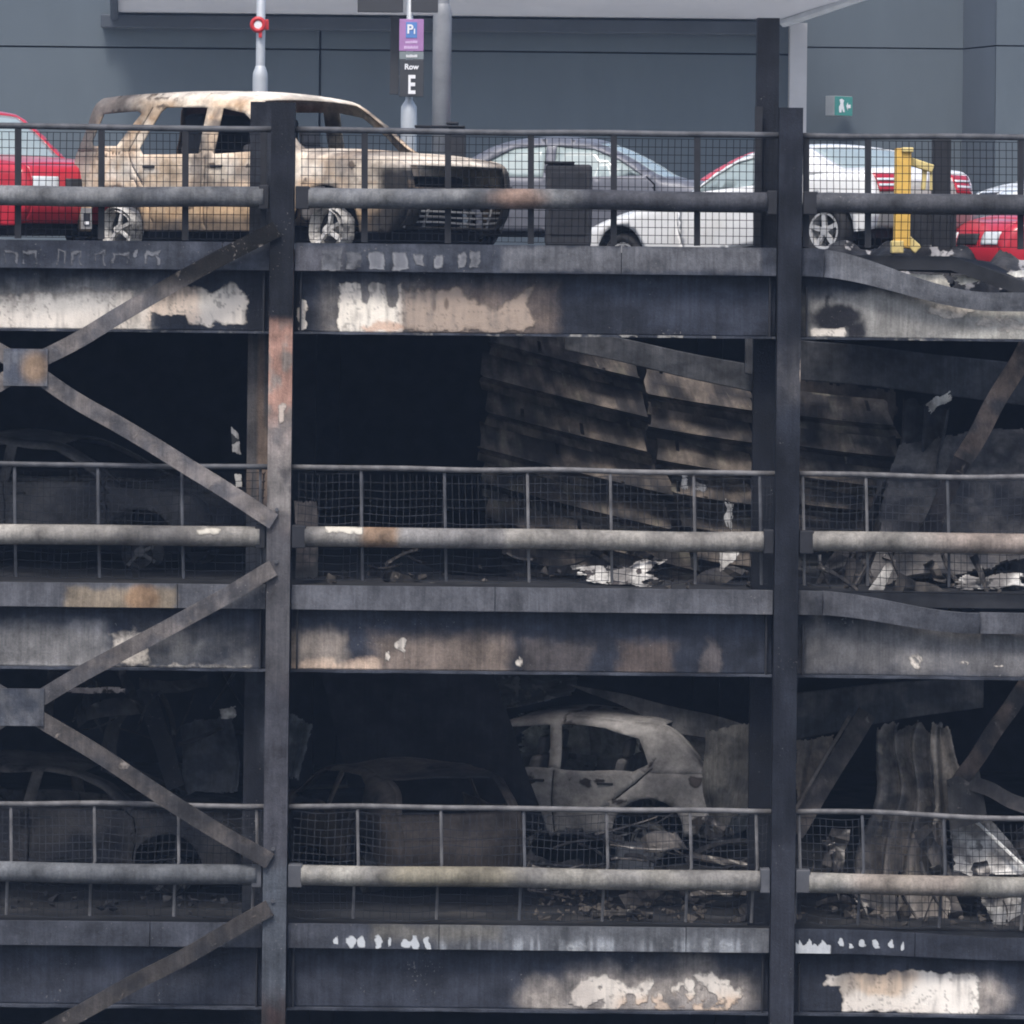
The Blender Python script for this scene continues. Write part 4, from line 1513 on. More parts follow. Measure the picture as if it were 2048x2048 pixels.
YS = R(-42)
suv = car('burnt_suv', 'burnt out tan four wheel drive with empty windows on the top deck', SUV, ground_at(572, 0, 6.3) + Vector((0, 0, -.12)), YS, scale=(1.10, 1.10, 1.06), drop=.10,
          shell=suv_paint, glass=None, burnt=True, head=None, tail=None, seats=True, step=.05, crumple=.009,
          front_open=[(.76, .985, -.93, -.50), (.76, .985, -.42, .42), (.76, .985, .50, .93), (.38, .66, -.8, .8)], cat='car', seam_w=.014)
MB().box(-.80, -.52, -.72, .72, .45, 1.56).build('rear_bench', 'soot', suv, local=True, bevel=.06)
fm = MB()
for k in range(5):
    fm.tube([(2.30, -.72 + .02 * k, .42 + .055 * k), (2.36, -.25, .42 + .055 * k), (2.36, .3, .40 + .06 * k), (2.28, .74, .43 + .05 * k)], .012, 5)
for y_ in (-.7, -.42, -.1, .22, .5, .72):
    fm.tube([(2.30, y_, .36), (2.34, y_ + .03, .55), (2.27, y_, .74)], .016, 5)
fm.build('grille_frame', 'ash_grey', suv, local=True)
fm = MB()
fm.tube([(2.18, -.55, .62), (2.24, 0, .66), (2.18, .6, .6)], .05, 7)
fm.build('bumper_beam', 'ash_grey', suv, local=True)

# white saloon, nose down into the sagging deck
car('white_saloon', 'white saloon with red tail lamps, nose dipped, behind the black column', COUPE, ground_at(1556, 0, 7.3) + Vector((-.05, 0, -.21)), R(180 - 46), paint_mat='car_white', scale=(1.05, 1.16, 1),
    pitch=R(6.3), lower={'back': 'bumper_grey'}, glass='glass', seam_w=.010)
# red car at the left edge
car('red_car', 'red car with clear headlamp at the left edge behind the burnt tan vehicle', SUV, ground_at(-95, 0, 9.0) + Vector((0, 0, -.03)), R(-46), paint_mat='car_red', glass='glass', lower={'front': 'car_red'}, scale=(1, 1, .95))
# grey car
car('silver_car', 'smoke greyed silver saloon half hidden behind the tan vehicle bonnet', SALOON, ground_at(1180, 0, 11.0) + Vector((0, 0, .03)), R(-12), paint_mat='car_silver', glass='glass')
# red cars behind
car('red_car', 'faded red car whose roof shows behind the white saloon windscreen', HATCH, ground_at(1555, 0, 13.2) + Vector((0, 0, -.13)), R(160), paint_mat='car_red2', glass='glass_dark')
car('red_car', 'red car with white lamp at the right edge behind fire debris', HATCH, ground_at(2285, 0, 6.0) + Vector((0, 0, -.44)), R(180 + 18), paint_mat='car_red', glass='glass_dark')
car('white_car', 'white car at the right edge behind the red car', SALOON, ground_at(2330, 0, 10.2) + Vector((0, 0, .12)), R(195), paint_mat='car_white', glass='glass_dark')


# ---- wrecks on the lower decks
def wreck_paint(lo, hi, dark=(.02, .02, .024), amt=.5, seed=0):
    def fn(co):
        x, y, z = co[:, 0], co[:, 1], co[:, 2]
        n = len(x)
        f = fbm(x * 2 + seed, z * 2.6 + y, 5 + seed)
        un = lerp(np.broadcast_to(np.array(lo), (n, 3)), np.array(hi), sm(.35, .65, f))
        g_ = fbm(x * 4 + 3, z * 5 + y * 2, 15 + seed)
        return un, np.broadcast_to(np.array(dark), (n, 3)), np.clip(sm(.5, .75, g_) * amt, 0, 1)
    return fn


car('burnt_hatchback', 'ash grey burnt out car with empty windows on the lowest deck', HATCH, ground_at(1112, 2, 6.6) + Vector((-.02, 0, .04)), R(180 - 16), scale=(1.10, 1.05, 1.04), rim='rim_dark', shell=wreck_paint((.20, .192, .195), (.40, .38, .37), (.065, .055, .052), .85, 1),
    glass=None, burnt=True, head=None, tail=None, seats=True, crumple=.045, group='burnt cars on the lower decks')
car('burnt_hatchback', 'blackened boxy vehicle shell in front of the leaning sheet on the lowest deck', HATCH, ground_at(800, 2, 4.2), R(180 - 68), shell=wreck_paint((.035, .034, .038), (.15, .12, .10), seed=2), rim='rim_dark',
    glass=None, burnt=True, head=None, tail=None, squash=.74, crumple=.07, seats=False, group='burnt cars on the lower decks')
car('burnt_hatchback', 'blackened car shell behind the diagonal braces on the lowest deck', HATCH, ground_at(170, 2, 3.4), R(-14), shell=wreck_paint((.045, .044, .05), (.10, .09, .085), seed=3), rim='rim_dark',
    glass=None, burnt=True, head=None, tail=None, squash=.8, crumple=.06, seats=False, group='burnt cars on the lower decks')
car('burnt_hatchback', 'blackened car shell behind the braces on the middle deck', HATCH, ground_at(130, 1, 3.6), R(-20), shell=wreck_paint((.05, .05, .056), (.11, .105, .105), seed=4), rim='rim_dark',
    glass=None, burnt=True, head=None, tail=None, squash=.86, crumple=.05, seats=False, group='burnt cars on the lower decks')

# ------------------------------------------------------------------ poles, signs and posts on the top deck
def zdeck(d):
    return DECK[0]


def lamp_pole(label, px, d, r_up, r_lo, py_sh, top_py, mat, name='lamp_post', cat='lamp post', extra=None):
    b = P(px, 480, d)
    z0 = DECK[0]
    zsx = P(px, py_sh, d).z
    zt = P(px, top_py, d).z
    rt = thing(name, label, cat, (b.x, d, z0))
    MB().lathe([(.001, 0), (r_lo, 0), (r_lo, zsx - z0 - .12), (r_lo * .96, zsx - z0 - .05), (r_up * 1.15, zsx - z0 + .02), (r_up, zsx - z0 + .04)], (0, 0, 0), 'z', 18).build('base_sleeve', mat, rt, smooth=True, local=True)
    MB().lathe([(r_up, zsx - z0 + .0), (r_up * .85, zt - z0), (.001, zt - z0)], (0, 0, 0), 'z', 16).build('shaft', mat, rt, smooth=True, local=True)
    MB().box(-.2, .2, -.2, .2, 0, .03).build('base_plate', mat, rt, local=True, bevel=.006)
    return rt, b, z0


lp, b, z0 = lamp_pole('slim pale lamp post with red ring above the tan vehicle roof', 517, 12.5, .058, .095, 138, -260, 'pole')
zr_ = P(512, 50, 12.5).z - z0
rg = MB()
ring = []
nR, nr = 22, 8
for i in range(nR):
    a = 2 * math.pi * i / nR
    for k in range(nr):
        q = 2 * math.pi * k / nr
        ring.append((-.03 + math.cos(a) * (.075 + .028 * math.cos(q)), -.10 + .028 * math.sin(q), zr_ + math.sin(a) * (.075 + .028 * math.cos(q))))
rg.add(ring, [(i * nr + k, ((i + 1) % nR) * nr + k, ((i + 1) % nR) * nr + (k + 1) % nr, i * nr + (k + 1) % nr) for i in range(nR) for k in range(nr)])
ro = rg.build('alarm_ring', 'red_plastic', lp, smooth=True, local=True)
MB().lathe([(.001, -.11), (.05, -.108), (.052, -.085), (.001, -.085)], (-.03, 0, zr_), 'y', 18).build('alarm_face', 'white_paint', lp, local=True)
MB().box(.05, .10, -.03, .03, zr_ - .06, zr_ + .07).build('alarm_box', 'red_plastic', lp, local=True, bevel=.008)
MB().box(-.02, .02, -.11, -.06, zr_ - .16, zr_ - .09).build('alarm_tab', 'red_plastic', lp, local=True)

# sign pole
sp_, b, z0 = lamp_pole('pale post carrying the purple and black row sign', 815, 11.0, .044, .098, 205, -200, 'pole', 'sign_post', 'sign post')
DS = 10.82


def sbox(name, x0, y0, x1, y1, d, mat, parent, th=.03, bevel=.0):
    a, c = P(x0, y0, d), P(x1, y1, d)
    return MB().box(a.x, c.x, d, d + th, c.z, a.z).build(name, mat, parent, bevel=bevel)


sg = thing('row_sign', 'tall narrow sign with purple top and white letter E on black', 'sign', P(822, 195, DS))
sbox('black_panel', 799, 119, 847, 194, DS, 'sign_dark', sg, bevel=.006)
sbox('grey_band', 799, 103, 847, 118.4, DS, 'sign_grey', sg)
sbox('purple_panel', 799, 38, 847, 102.4, DS, 'sign_purple', sg, bevel=.004)
sbox('blue_square', 812, 44, 834, 76, DS - .006, 'sign_blue', sg, .006, bevel=.002)
for (x0, y0, x1, y1) in ((811, 81.5, 835, 86.5), (808.5, 92, 836, 97.5)):
    x = x0
    while x < x1:                                        # small lettering: each line a row of letter-sized strokes
        w_ = 2.1 if int(x * 7) % 3 else 1.4
        sbox('letter', x, y0 + (.9 if int(x * 5) % 2 else 0), min(x + w_, x1), y1, DS - .005, 'lilac_paint', sg, .005)
        x += w_ + .75
x = 812.5
while x < 833:
    sbox('letter', x, 109.2 + (.8 if int(x) % 2 else 0), x + 1.7, 114.6, DS - .005, 'white_paint', sg, .005)
    x += 2.5


def text(s, px, py, size_px, d, mat, parent, name='lettering', bold=0.0, sxx=1.0):
    c = bpy.data.curves.new(name, 'FONT')
    c.body = s
    c.align_x = 'CENTER'
    c.align_y = 'CENTER'
    c.size = size_px * (DIST + d) / FPX
    c.extrude = .003
    c.offset = bold
    o = bpy.data.objects.new(name, c)
    dg = bpy.context.evaluated_depsgraph_get()
    COL.objects.link(o)
    bpy.context.view_layer.update()
    me = bpy.data.meshes.new_from_object(o.evaluated_get(bpy.context.evaluated_depsgraph_get()))
    bpy.data.objects.remove(o)
    bpy.data.curves.remove(c)
    p = P(px, py, d)
    for v_ in me.vertices:
        v_.co = Vector((v_.co.x * sxx, -v_.co.z, v_.co.y))
    me.materials.clear()
    me.materials.append(M[mat])
    o = bpy.data.objects.new(name, me)
    COL.objects.link(o)
    o.parent = parent
    o.location = p - parent.location
    return o


text('P', 820, 59, 25, DS - .011, 'white_paint', sg, bold=.004)
text('1', 829, 63, 14, DS - .011, 'white_paint', sg, bold=.003)
text('Row', 823, 134, 15, DS - .006, 'white_paint', sg, bold=.003)
text('E', 823, 171, 52, DS - .006, 'white_paint', sg, bold=.008, sxx=.62)
sb = thing('unlit_sign', 'dark unlit back of a second sign beside the purple row sign', 'sign', P(788, 188, 11.3))
sbox('panel', 781, 33, 797, 189, 11.25, 'sign_dark', sb, .03, bevel=.006)
sbox('fixing_clip', 784, 60, 798, 65, 11.29, 'pole_grey', sb, .03)
sbox('fixing_clip', 784, 150, 798, 155, 11.29, 'pole_grey', sb, .03)
sbox('fixing_clip', 800, 60, 830, 65, 10.86, 'pole_grey', sg, .06)
sbox('fixing_clip', 800, 150, 830, 155, 10.86, 'pole_grey', sg, .06)
for x0, x1, nm in ((716, 806, 'left'), (823, 876, 'right')):
    bd = thing('direction_board', f'dark overhead board cut by the picture top, {nm} of the slim sign post', 'sign', P((x0 + x1) / 2, 26, 10.9), 'overhead boards on the sign post')
    sbox('panel', x0, -70, x1, 25, 10.9, 'sign_dark', bd, .04, bevel=.008)
    sbox('bottom_edge', x0, 25.3, x1, 28, 10.905, 'pole_grey', bd, .03)

# big grey post with shoulder
lamp_pole('thick grey steel post right of the purple sign', 880, 13.0, .085, .118, 14, -220, 'pole_grey', 'lamp_post', 'lamp post')

# dark cabinets
ct = thing('ticket_cabinet', 'charred black cabinet with flat lid below the thick grey post', 'cabinet', P(905, 480, 9.4))
sbox('lid', 829, 250, 930, 255, 9.30, 'black_post', ct, .5, bevel=.008)
sbox('body', 896, 255.5, 930, 470, 9.36, 'dark_box', ct, .4, bevel=.02)
sbox('top_knob', 892, 243, 918, 249.5, 9.40, 'black_post', ct, .2, bevel=.02)
c2 = thing('waste_bin', 'dark scorched upright box standing in front of the silver saloon', 'bin', P(1135, 490, 4.2))
sbox('body', 1092, 328, 1182, 494, 4.2, 'dark_box', c2, .45, bevel=.03)
sbox('lid', 1089, 322, 1150, 327.5, 4.18, 'dark_box', c2, .48, bevel=.02)
sbox('door_panel', 1102, 345, 1172, 470, 4.185, 'black_post', c2, .012, bevel=.004)

# exit sign box on the far wall
ex = thing('exit_sign', 'small green exit light box with white symbols on the grey wall', 'sign', P(1685, 230, 47.2))
c = P(1684, 212, 47.4)
hx, hz = 20.5 * 97.4 / FPX, 20 * 97.4 / FPX
ang = R(38)
ux = Vector((math.cos(ang), math.sin(ang), 0))
uy = Vector((math.sin(ang), -math.cos(ang), 0))
cf = c + Vector((.03, 0, 0))
MB().obox(cf + uy * -.14, ux * .235, uy * .13, Vector((0, 0, hz))).build('housing', 'exit_side', ex, bevel=.01)
MB().obox(cf + uy * .0, ux * .225, uy * .008, Vector((0, 0, hz * .95))).build('green_face', 'exit_green', ex)


def face_poly(nm, pts):
    mb = MB()
    mb.add([cf + ux * a + uy * .014 + Vector((0, 0, q)) for a, q in pts], [tuple(range(len(pts)))])
    mb.build(nm, 'white_paint', ex, solid=.006)


face_poly('running_figure', [(-.12, -.13), (-.07, -.13), (-.055, -.04), (-.02, -.12), (.02, -.12), (-.01, .0), (-.02, .06), (.0, .11), (-.06, .14), (-.12, .12), (-.09, .04), (-.13, -.02)])
face_poly('arrow', [(.06, .0), (.10, .07), (.10, .03), (.17, .03), (.17, -.04), (.10, -.04), (.10, -.09)])

# yellow stanchion and the charred post next to it
yp = thing('yellow_stanchion', 'scorched yellow stanchion with a side arm on the top deck', 'post', P(1805, 500, 1.6))
flat = lambda nm, a, b_, w, t, m_: MB().obox((a + b_) / 2, (b_ - a) / 2, Vector((0, t / 2, 0)), Vector(((b_ - a).z, 0, -(b_ - a).x)).normalized() * w / 2).build(nm, m_, yp, bevel=.012)
flat('upright', P(1803, 496, 1.62), P(1806, 297, 1.62), .165, .16, 'yellow')
flat('cap', P(1802, 300, 1.6), P(1826, 300, 1.6), .05, .18, 'pale_yellow')
flat('arm', P(1818, 322, 1.66), P(1866, 338, 1.66), .085, .07, 'pale_yellow')
flat('hook', P(1850, 338, 1.67), P(1846, 380, 1.67), .05, .04, 'pale_yellow')
flat('stay', P(1862, 340, 1.67), P(1862, 382, 1.67), .03, .04, 'pale_yellow')
flat('foot', P(1782, 494, 1.6), P(1806, 494, 1.6), .13, .20, 'pale_yellow')
flat('foot', P(1812, 478, 1.64), P(1836, 500, 1.64), .10, .12, 'pale_yellow')
bp_ = thing('charred_post', 'tall charred square post beside the yellow stanchion', 'post', P(1884, 505, 2.2))
sbox('upright', 1866, 278, 1900, 540, 2.2, 'black_post', bp_, .17, bevel=.01)
sbox('burnt_box', 1822, 420, 1866, 520, 2.24, 'dark_box', bp_, .25, bevel=.02)
sbox('side_plate', 1900.5, 420, 1912, 520, 2.24, 'black_post', bp_, .1)
kd = thing('paper_tag', 'white and dark plate hanging behind the mesh at the tan vehicle rear', 'plate', P(172, 458, 2.0))
sbox('frame', 162, 416, 184, 458, 2.0, 'ash_grey', kd, .02)
sbox('dark_window', 167, 426, 180, 450, 1.99, 'black_post', kd, .012)
sbox('white_spot', 169, 443, 178, 449, 1.984, 'white_paint', kd, .008)


# ------------------------------------------------------------------ collapsed decking and wreckage
def sheet(name, label, cat, c4, nu, nv, ribs=0, amp=.05, crumple=.03, cs=1.6, folds=0, foldamp=.05, tear=.0, cols=((.10, .09, .085), (.2, .17, .145)), over=(.5, .47, .43), flake=.0, group=None, solid=.006, seed=0, rib_v=True, smooth=False, curl=0.0):
    """torn or ribbed metal sheet stretched over four world corners tl, tr, br, bl"""
    tl, tr, br, bl = [Vector(c_) for c_ in c4]
    nrm = ((tr - tl).cross(bl - tl)).normalized()
    if nrm.y > 0:
        nrm = -nrm
    nu, nv = nu * 2, nv * 2
    vs_ = []
    for i in range(nu + 1):
        for j in range(nv + 1):
            u, w_ = i / nu, j / nv
            p = (tl * (1 - u) + tr * u) * (1 - w_) + (bl * (1 - u) + br * u) * w_
            off = 0.0
            if ribs:
                q = ((w_ if rib_v else u) * ribs) % 1.0
                off += amp * (min(1, q / .12) if q < .45 else max(0, 1 - (q - .45) / .12))
            if folds:
                off += foldamp * math.sin(u * folds * 2 * math.pi + 2.2 * mnoise.noise(Vector((w_ * 1.5, seed, u * 2))) + .6 * w_)
            nv_ = mnoise.noise_vector(p * cs + Vector((seed * 2.3, 0, 0)))
            off += curl * (w_ - .5) ** 2
            p = p + nrm * off + Vector(nv_) * crumple
            vs_.append(p)
    W2 = nv + 1
    fs = []
    for i in range(nu):
        for j in range(nv):
            u, w_ = (i + .5) / nu, (j + .5) / nv
            e = min(u, 1 - u, w_, 1 - w_)
            nn = mnoise.noise(Vector((u * 7 + seed, w_ * 7, seed * 1.7))) * .5 + mnoise.noise(Vector((u * 19, w_ * 19 + seed, 2))) * .25
            if tear and e < tear * (.5 + nn * 1.6):
                continue
            if tear and nn < -.52 and tear > .08:
                continue
            fs.append((i * W2 + j, i * W2 + j + 1, (i + 1) * W2 + j + 1, (i + 1) * W2 + j))

    def pf(px, py, co):
        f = fbm(px / 40 + seed, py / 34, 3 + seed)
        un = lerp(np.broadcast_to(np.array(cols[0]), (len(px), 3)), np.array(cols[1]), sm(.35, .65, f))
        return un, np.broadcast_to(np.array(over), (len(px), 3)), np.clip(sm(.5, .72, fbm(px / 22, py / 22 + seed, 8)) * flake, 0, 1)
    mb = MB()
    mb.add(vs_, fs)
    o = mb.build(name, 'sheet', None, paint=painter(pf), solid=solid, smooth=smooth)
    # origin at the lowest point of the sheet
    lo = min(vs_, key=lambda a: a.z).copy()
    o.data.transform(Matrix.Translation(-lo))
    o.location = lo
    return tag(o, label, cat, group)


def tray_paint(seed, k=1.0):
    def fn(px, py, co):
        n = len(px)
        f = fbm(px / 60 + seed, py / 22 + seed, seed)
        un = lerp(np.broadcast_to(np.array((.055, .05, .05)), (n, 3)), (.30, .245, .195), sm(.40, .64, f) * .9)
        un = lerp(un, (.40, .36, .26), sm(.62, .8, fbm(px / 40, py / 14, seed + 5)) * .6)
        un = lerp(un, (.03, .03, .034), sm(.5, .7, fbm(px / 26, py / 40, seed + 9)) * .7)
        return un * k * .62 * np.array((.96, .98, 1.04)), np.broadcast_to(np.array((.42, .38, .31)), (n, 3)) * k * .7, np.clip(sm(.55, .8, fbm(px / 15, py / 12, seed + 2)) * .55, 0, 1)
    return painter(fn)


def decking(label, rows, d0, seed, k=1.0):
    """torn run of folded steel deck trays: rows of (x0, x1, y at x0, slope, height) in picture units at depth d0"""
    rr = random.Random(seed)
    xs = min(r[0] for r in rows)
    rt = thing('collapsed_decking', label, 'decking', P((rows[-1][0] + rows[-1][1]) / 2, rows[-1][2] + rows[-1][4], d0), 'collapsed deck sheets')
    for q, (x0, x1, y0, sl, h) in enumerate(rows):
        h *= 1.12
        d = d0 + rr.uniform(-.04, .04) + .10 * q
        nu = max(6, int((x1 - x0) / 7))
        # cross-section: face leaning out, sharp nose, return, flange
        sec = [(0, .02), (.06, .0), (.34, -.07), (.62, -.14), (.66, -.15), (.72, -.05), (.80, .03), (1.0, .05)]
        tw = rr.uniform(-.05, .05)
        c0, c1 = rr.uniform(-.1, .1), rr.uniform(.2, .5)
        mb = MB()
        for i in range(nu + 1):
            u = i / nu
            for (v_, dep) in sec:
                cut = (c0 * (1 - u) + c1 * u) * h * v_                    # slanting broken ends
                jag = (rr.uniform(-4, 4) if i in (0, nu) else 0)
                px = x0 + (x1 - x0) * u + cut * (1 if u in (0, 1) else (1 - abs(2 * u - 1)) * 0 + 1) + jag
                py = y0 + sl * (px - x0) + h * v_ + 3 * math.sin(u * 2.2 + 1)
                p = P(px, py, d + dep + tw * u + .05 * mnoise.noise(Vector((u * 3, q, v_ * 2))))
                mb.v.append(tuple(p))
        ns_ = len(sec)
        for i in range(nu):
            for j in range(ns_ - 1):
                if rr.random() < .012:
                    continue
                mb.f.append((i * ns_ + j, i * ns_ + j + 1, (i + 1) * ns_ + j + 1, (i + 1) * ns_ + j))
        mb.build('deck_tray', 'sheet', rt, paint=tray_paint(seed * 7 + q, k), solid=.005)
    return rt


sheet('charred_sheet', 'dark brown backing sheet behind the hanging deck trays on the middle deck', 'sheet', (P(975, 640, 7.6), P(1500, 760, 7.0), P(1500, 1190, 7.0), P(975, 1080, 7.6)), 50, 40, crumple=.06, tear=.05, cols=((.035, .032, .033), (.085, .073, .066)), flake=.3, over=(.16, .14, .12), group='hanging burnt sheets', seed=70)
sheet('charred_sheet', 'dark brown backing sheet behind the brown deck trays right of the black column', 'sheet', (P(1585, 740, 4.6), P(1800, 780, 4.6), P(1780, 1120, 4.6), P(1585, 1100, 4.6)), 30, 40, crumple=.06, tear=.05, cols=((.035, .032, .033), (.085, .073, .066)), flake=.3, over=(.16, .14, .12), group='hanging burnt sheets', seed=71)
rows_a, rows_b = [], []
for k_ in range(8):
    y_ = 628 + 71 * k_
    xt = 1268 + max(0, (y_ + 80 - 780)) * .33
    rows_a.append((962 + (18 if k_ == 0 else 0) + 7 * (k_ % 3) + (40 if k_ > 5 else 0), xt + (12 if k_ % 2 else -8), y_, .255, 70))
    if k_ < 6:
        rows_b.append((xt + 22 + 8 * (k_ % 2), 1495, 735 + 66 * k_, .17, 66))
decking('torn steel deck with long ribs sloping down in the middle of the picture', rows_a, 4.6, 3)
decking('torn steel deck piece with flatter ribs left of the black column', rows_b, 3.8, 5, .85)
decking('brown steel deck piece with ribs hanging right of the black column',
        [(1590, 1770, 778, .12, 66), (1590, 1788, 842, .13, 62), (1590, 1775, 905, .14, 58), (1590, 1722, 962, .12, 56), (1590, 1735, 1022, .12, 52)], 2.6, 8, 1.1)
sheet('fallen_beam', 'smooth dark beam sagging under the top deck right of the black column', 'beam', (P(1490, 665, 2.0), P(2060, 730, 2.6), P(2060, 812, 2.6), P(1490, 745, 2.0)), 60, 12, crumple=.04, cs=.9, cols=((.045, .048, .056), (.075, .078, .088)), seed=3, solid=.05, smooth=True)
sheet('fallen_beam', 'grey beam dropping at a slant behind the left side of the black column', 'beam', (P(1130, 655, 2.5), P(1520, 735, 2.2), P(1520, 790, 2.2), P(1130, 700, 2.5)), 50, 10, crumple=.03, cs=.9, cols=((.04, .043, .05), (.07, .073, .082)), seed=5, solid=.05, smooth=True)
DRK = ((.025, .026, .031), (.065, .062, .063))
sheet('charred_sheet', 'black crumpled sheet draped at the right on the middle deck', 'sheet', (P(1815, 800, 2.6), P(1905, 815, 2.3), P(1880, 1190, 1.8), P(1735, 1190, 2.4)), 40, 60, folds=2.2, foldamp=.13, crumple=.07, tear=.05, cols=DRK, flake=.3, over=(.11, .10, .095), group='hanging burnt sheets', seed=11)
sheet('charred_sheet', 'dark pleated sheet at the right edge behind the middle railing', 'sheet', (P(1900, 930, 2.8), P(2060, 900, 2.4), P(2060, 1210, 1.8), P(1930, 1195, 2.2)), 44, 50, folds=2.6, foldamp=.12, crumple=.07, tear=.05, cols=DRK, flake=.3, over=(.12, .11, .105), group='hanging burnt sheets', seed=12)
sheet('charred_sheet', 'narrow dark drape leaning on the middle deck beside the black column', 'sheet', (P(1745, 960, 2.0), P(1815, 930, 2.2), P(1775, 1195, 1.4), P(1690, 1195, 1.6)), 30, 44, folds=1.6, foldamp=.10, crumple=.05, tear=.05, cols=DRK, flake=.35, over=(.14, .13, .12), group='hanging burnt sheets', seed=13)
# lowest deck, middle bay
sheet('charred_sheet', 'big black sheet leaning across the lowest deck in front of the grey wreck', 'sheet', (P(640, 1340, 5.0), P(986, 1340, 4.6), P(1092, 1660, 4.4), P(720, 1660, 5.0)), 40, 40, crumple=.025, cols=((.012, .013, .018), (.02, .021, .027)), group='hanging burnt sheets', seed=14, solid=.02)
sheet('charred_sheet', 'pale grey sheet with torn white lower edge above the grey wreck', 'sheet', (P(980, 1346, 8.2), P(1160, 1346, 8.0), P(1145, 1395, 6.2), P(1000, 1422, 6.4)), 40, 20, crumple=.05, tear=.04, cols=((.20, .20, .21), (.36, .355, .35)), flake=.85, over=(.62, .60, .58), group='hanging burnt sheets', seed=15)
sheet('charred_sheet', 'grey curved sheet sagging over the rear of the grey wreck', 'sheet', (P(1135, 1362, 6.0), P(1500, 1452, 5.8), P(1500, 1490, 5.8), P(1345, 1462, 5.8)), 50, 16, crumple=.05, cols=((.07, .07, .076), (.12, .118, .12)), group='hanging burnt sheets', seed=16, smooth=True)
sheet('charred_sheet', 'grey crumpled panel between the grey wreck and the black column', 'sheet', (P(1400, 1462, 5.0), P(1512, 1440, 4.0), P(1512, 1600, 3.6), P(1420, 1690, 5.0)), 30, 40, crumple=.08, tear=.04, cols=((.10, .10, .105), (.19, .185, .18)), flake=.4, over=(.3, .28, .26), group='hanging burnt sheets', seed=17)
sheet('collapsed_slab', 'sooty fallen slab under the ash grey wreck on the lowest deck', 'slab', (P(960, 1692, 8.6), P(1500, 1696, 8.2), P(1500, 1752, 5.0), P(960, 1752, 5.2)), 30, 20, crumple=.04, cs=1.2, cols=((.03, .03, .034), (.07, .066, .064)), seed=60, solid=.10)
sheet('charred_sheet', 'pale sheet added as light behind the empty windows of the ash grey wreck', 'sheet', (P(1020, 1425, 8.6), P(1400, 1435, 8.4), P(1400, 1530, 8.0), P(1020, 1530, 8.2)), 40, 20, crumple=.06, tear=.06, cols=((.35, .34, .33), (.70, .68, .64)), flake=.5, over=(.12, .115, .11), group='hanging burnt sheets', seed=80)  # added sheet, its pale colour stands in for light through the windows
# lowest deck, right bay
sheet('fallen_beam', 'smooth grey beam slanting over the lowest deck right of the black column', 'beam', (P(1585, 1385, 1.8), P(1965, 1352, 2.6), P(1965, 1412, 2.6), P(1585, 1478, 1.8)), 50, 14, crumple=.03, cs=.8, cols=((.06, .062, .07), (.11, .108, .112)), seed=18, solid=.05, smooth=True)
sheet('charred_sheet', 'tall grey brown drape hanging in folds on the lowest deck', 'sheet', (P(1765, 1440, 1.9), P(1895, 1440, 1.6), P(1905, 1870, 1.2), P(1690, 1870, 1.4)), 60, 90, folds=3.4, foldamp=.10, crumple=.10, tear=.06, cols=((.09, .088, .09), (.24, .215, .195)), flake=.6, over=(.33, .29, .245), group='hanging burnt sheets', seed=19)
sheet('charred_sheet', 'brown streaked scrap behind the column foot on the lowest deck right', 'sheet', (P(1590, 1478, 1.4), P(1670, 1465, 1.6), P(1640, 1600, 1.4), P(1590, 1640, 1.2)), 24, 40, folds=1.2, foldamp=.05, crumple=.05, tear=.06, cols=((.11, .10, .09), (.24, .20, .165)), flake=.4, over=(.4, .36, .3), group='hanging burnt sheets', seed=20)
sheet('charred_sheet', 'pale brown crumpled strip hanging down to the gusset plate on the lowest deck', 'sheet', (P(1868, 1440, 1.1), P(1902, 1450, 1.1), P(1945, 1640, .95), P(1862, 1650, 1.0)), 30, 60, folds=1.4, foldamp=.07, crumple=.07, tear=.06, cols=((.13, .12, .11), (.32, .28, .24)), flake=.5, over=(.48, .43, .37), group='hanging burnt sheets', seed=81)
sheet('collapsed_slab', 'grey buckled slab leaning on the middle deck at the right edge', 'slab', (P(1800, 880, 2.4), P(2070, 860, 2.6), P(2070, 1120, 1.2), P(1720, 1185, 1.0)), 50, 40, crumple=.09, cs=1.3, tear=.04, cols=((.04, .04, .045), (.10, .094, .092)), flake=.4, over=(.2, .18, .165), seed=82, solid=.03)
fb = thing('fallen_strut', 'slanting brown steel channel on the lowest deck right of the black column', 'strut', P(1600, 1665, 1.0))
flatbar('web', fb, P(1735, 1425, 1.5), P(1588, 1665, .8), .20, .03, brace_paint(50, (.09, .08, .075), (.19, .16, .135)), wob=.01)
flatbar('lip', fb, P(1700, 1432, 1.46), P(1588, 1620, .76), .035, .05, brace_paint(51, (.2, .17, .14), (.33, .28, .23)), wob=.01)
st = thing('fallen_strut', 'black leaning strut behind the left braces on the lowest deck', 'strut', P(345, 1570, 2.0))
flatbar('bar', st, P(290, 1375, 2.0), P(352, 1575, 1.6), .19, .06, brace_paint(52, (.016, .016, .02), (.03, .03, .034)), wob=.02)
WHT = ((.20, .19, .185), (.58, .565, .54))
sheet('buckled_sheet', 'buckled white panel slanting behind the railing at the right edge', 'panel', (P(1895, 1622, 1.5), P(1975, 1632, 1.3), P(2075, 1752, .9), P(1905, 1765, 1.1)), 40, 40, crumple=.045, cs=2.4, tear=.05, cols=WHT, flake=.55, over=(.16, .15, .14), group='buckled white panels', seed=21)
sheet('buckled_sheet', 'white torn panel below the barrier at the right edge', 'panel', (P(1945, 1772, .9), P(2075, 1772, .8), P(2075, 1870, .7), P(1998, 1870, .7)), 30, 30, crumple=.05, cs=2.6, tear=.06, cols=WHT, flake=.5, over=(.12, .11, .10), group='buckled white panels', seed=22)
stp = thing('fallen_strut', 'thin pale bar lying along the buckled white panel', 'strut', P(2040, 1740, .9))
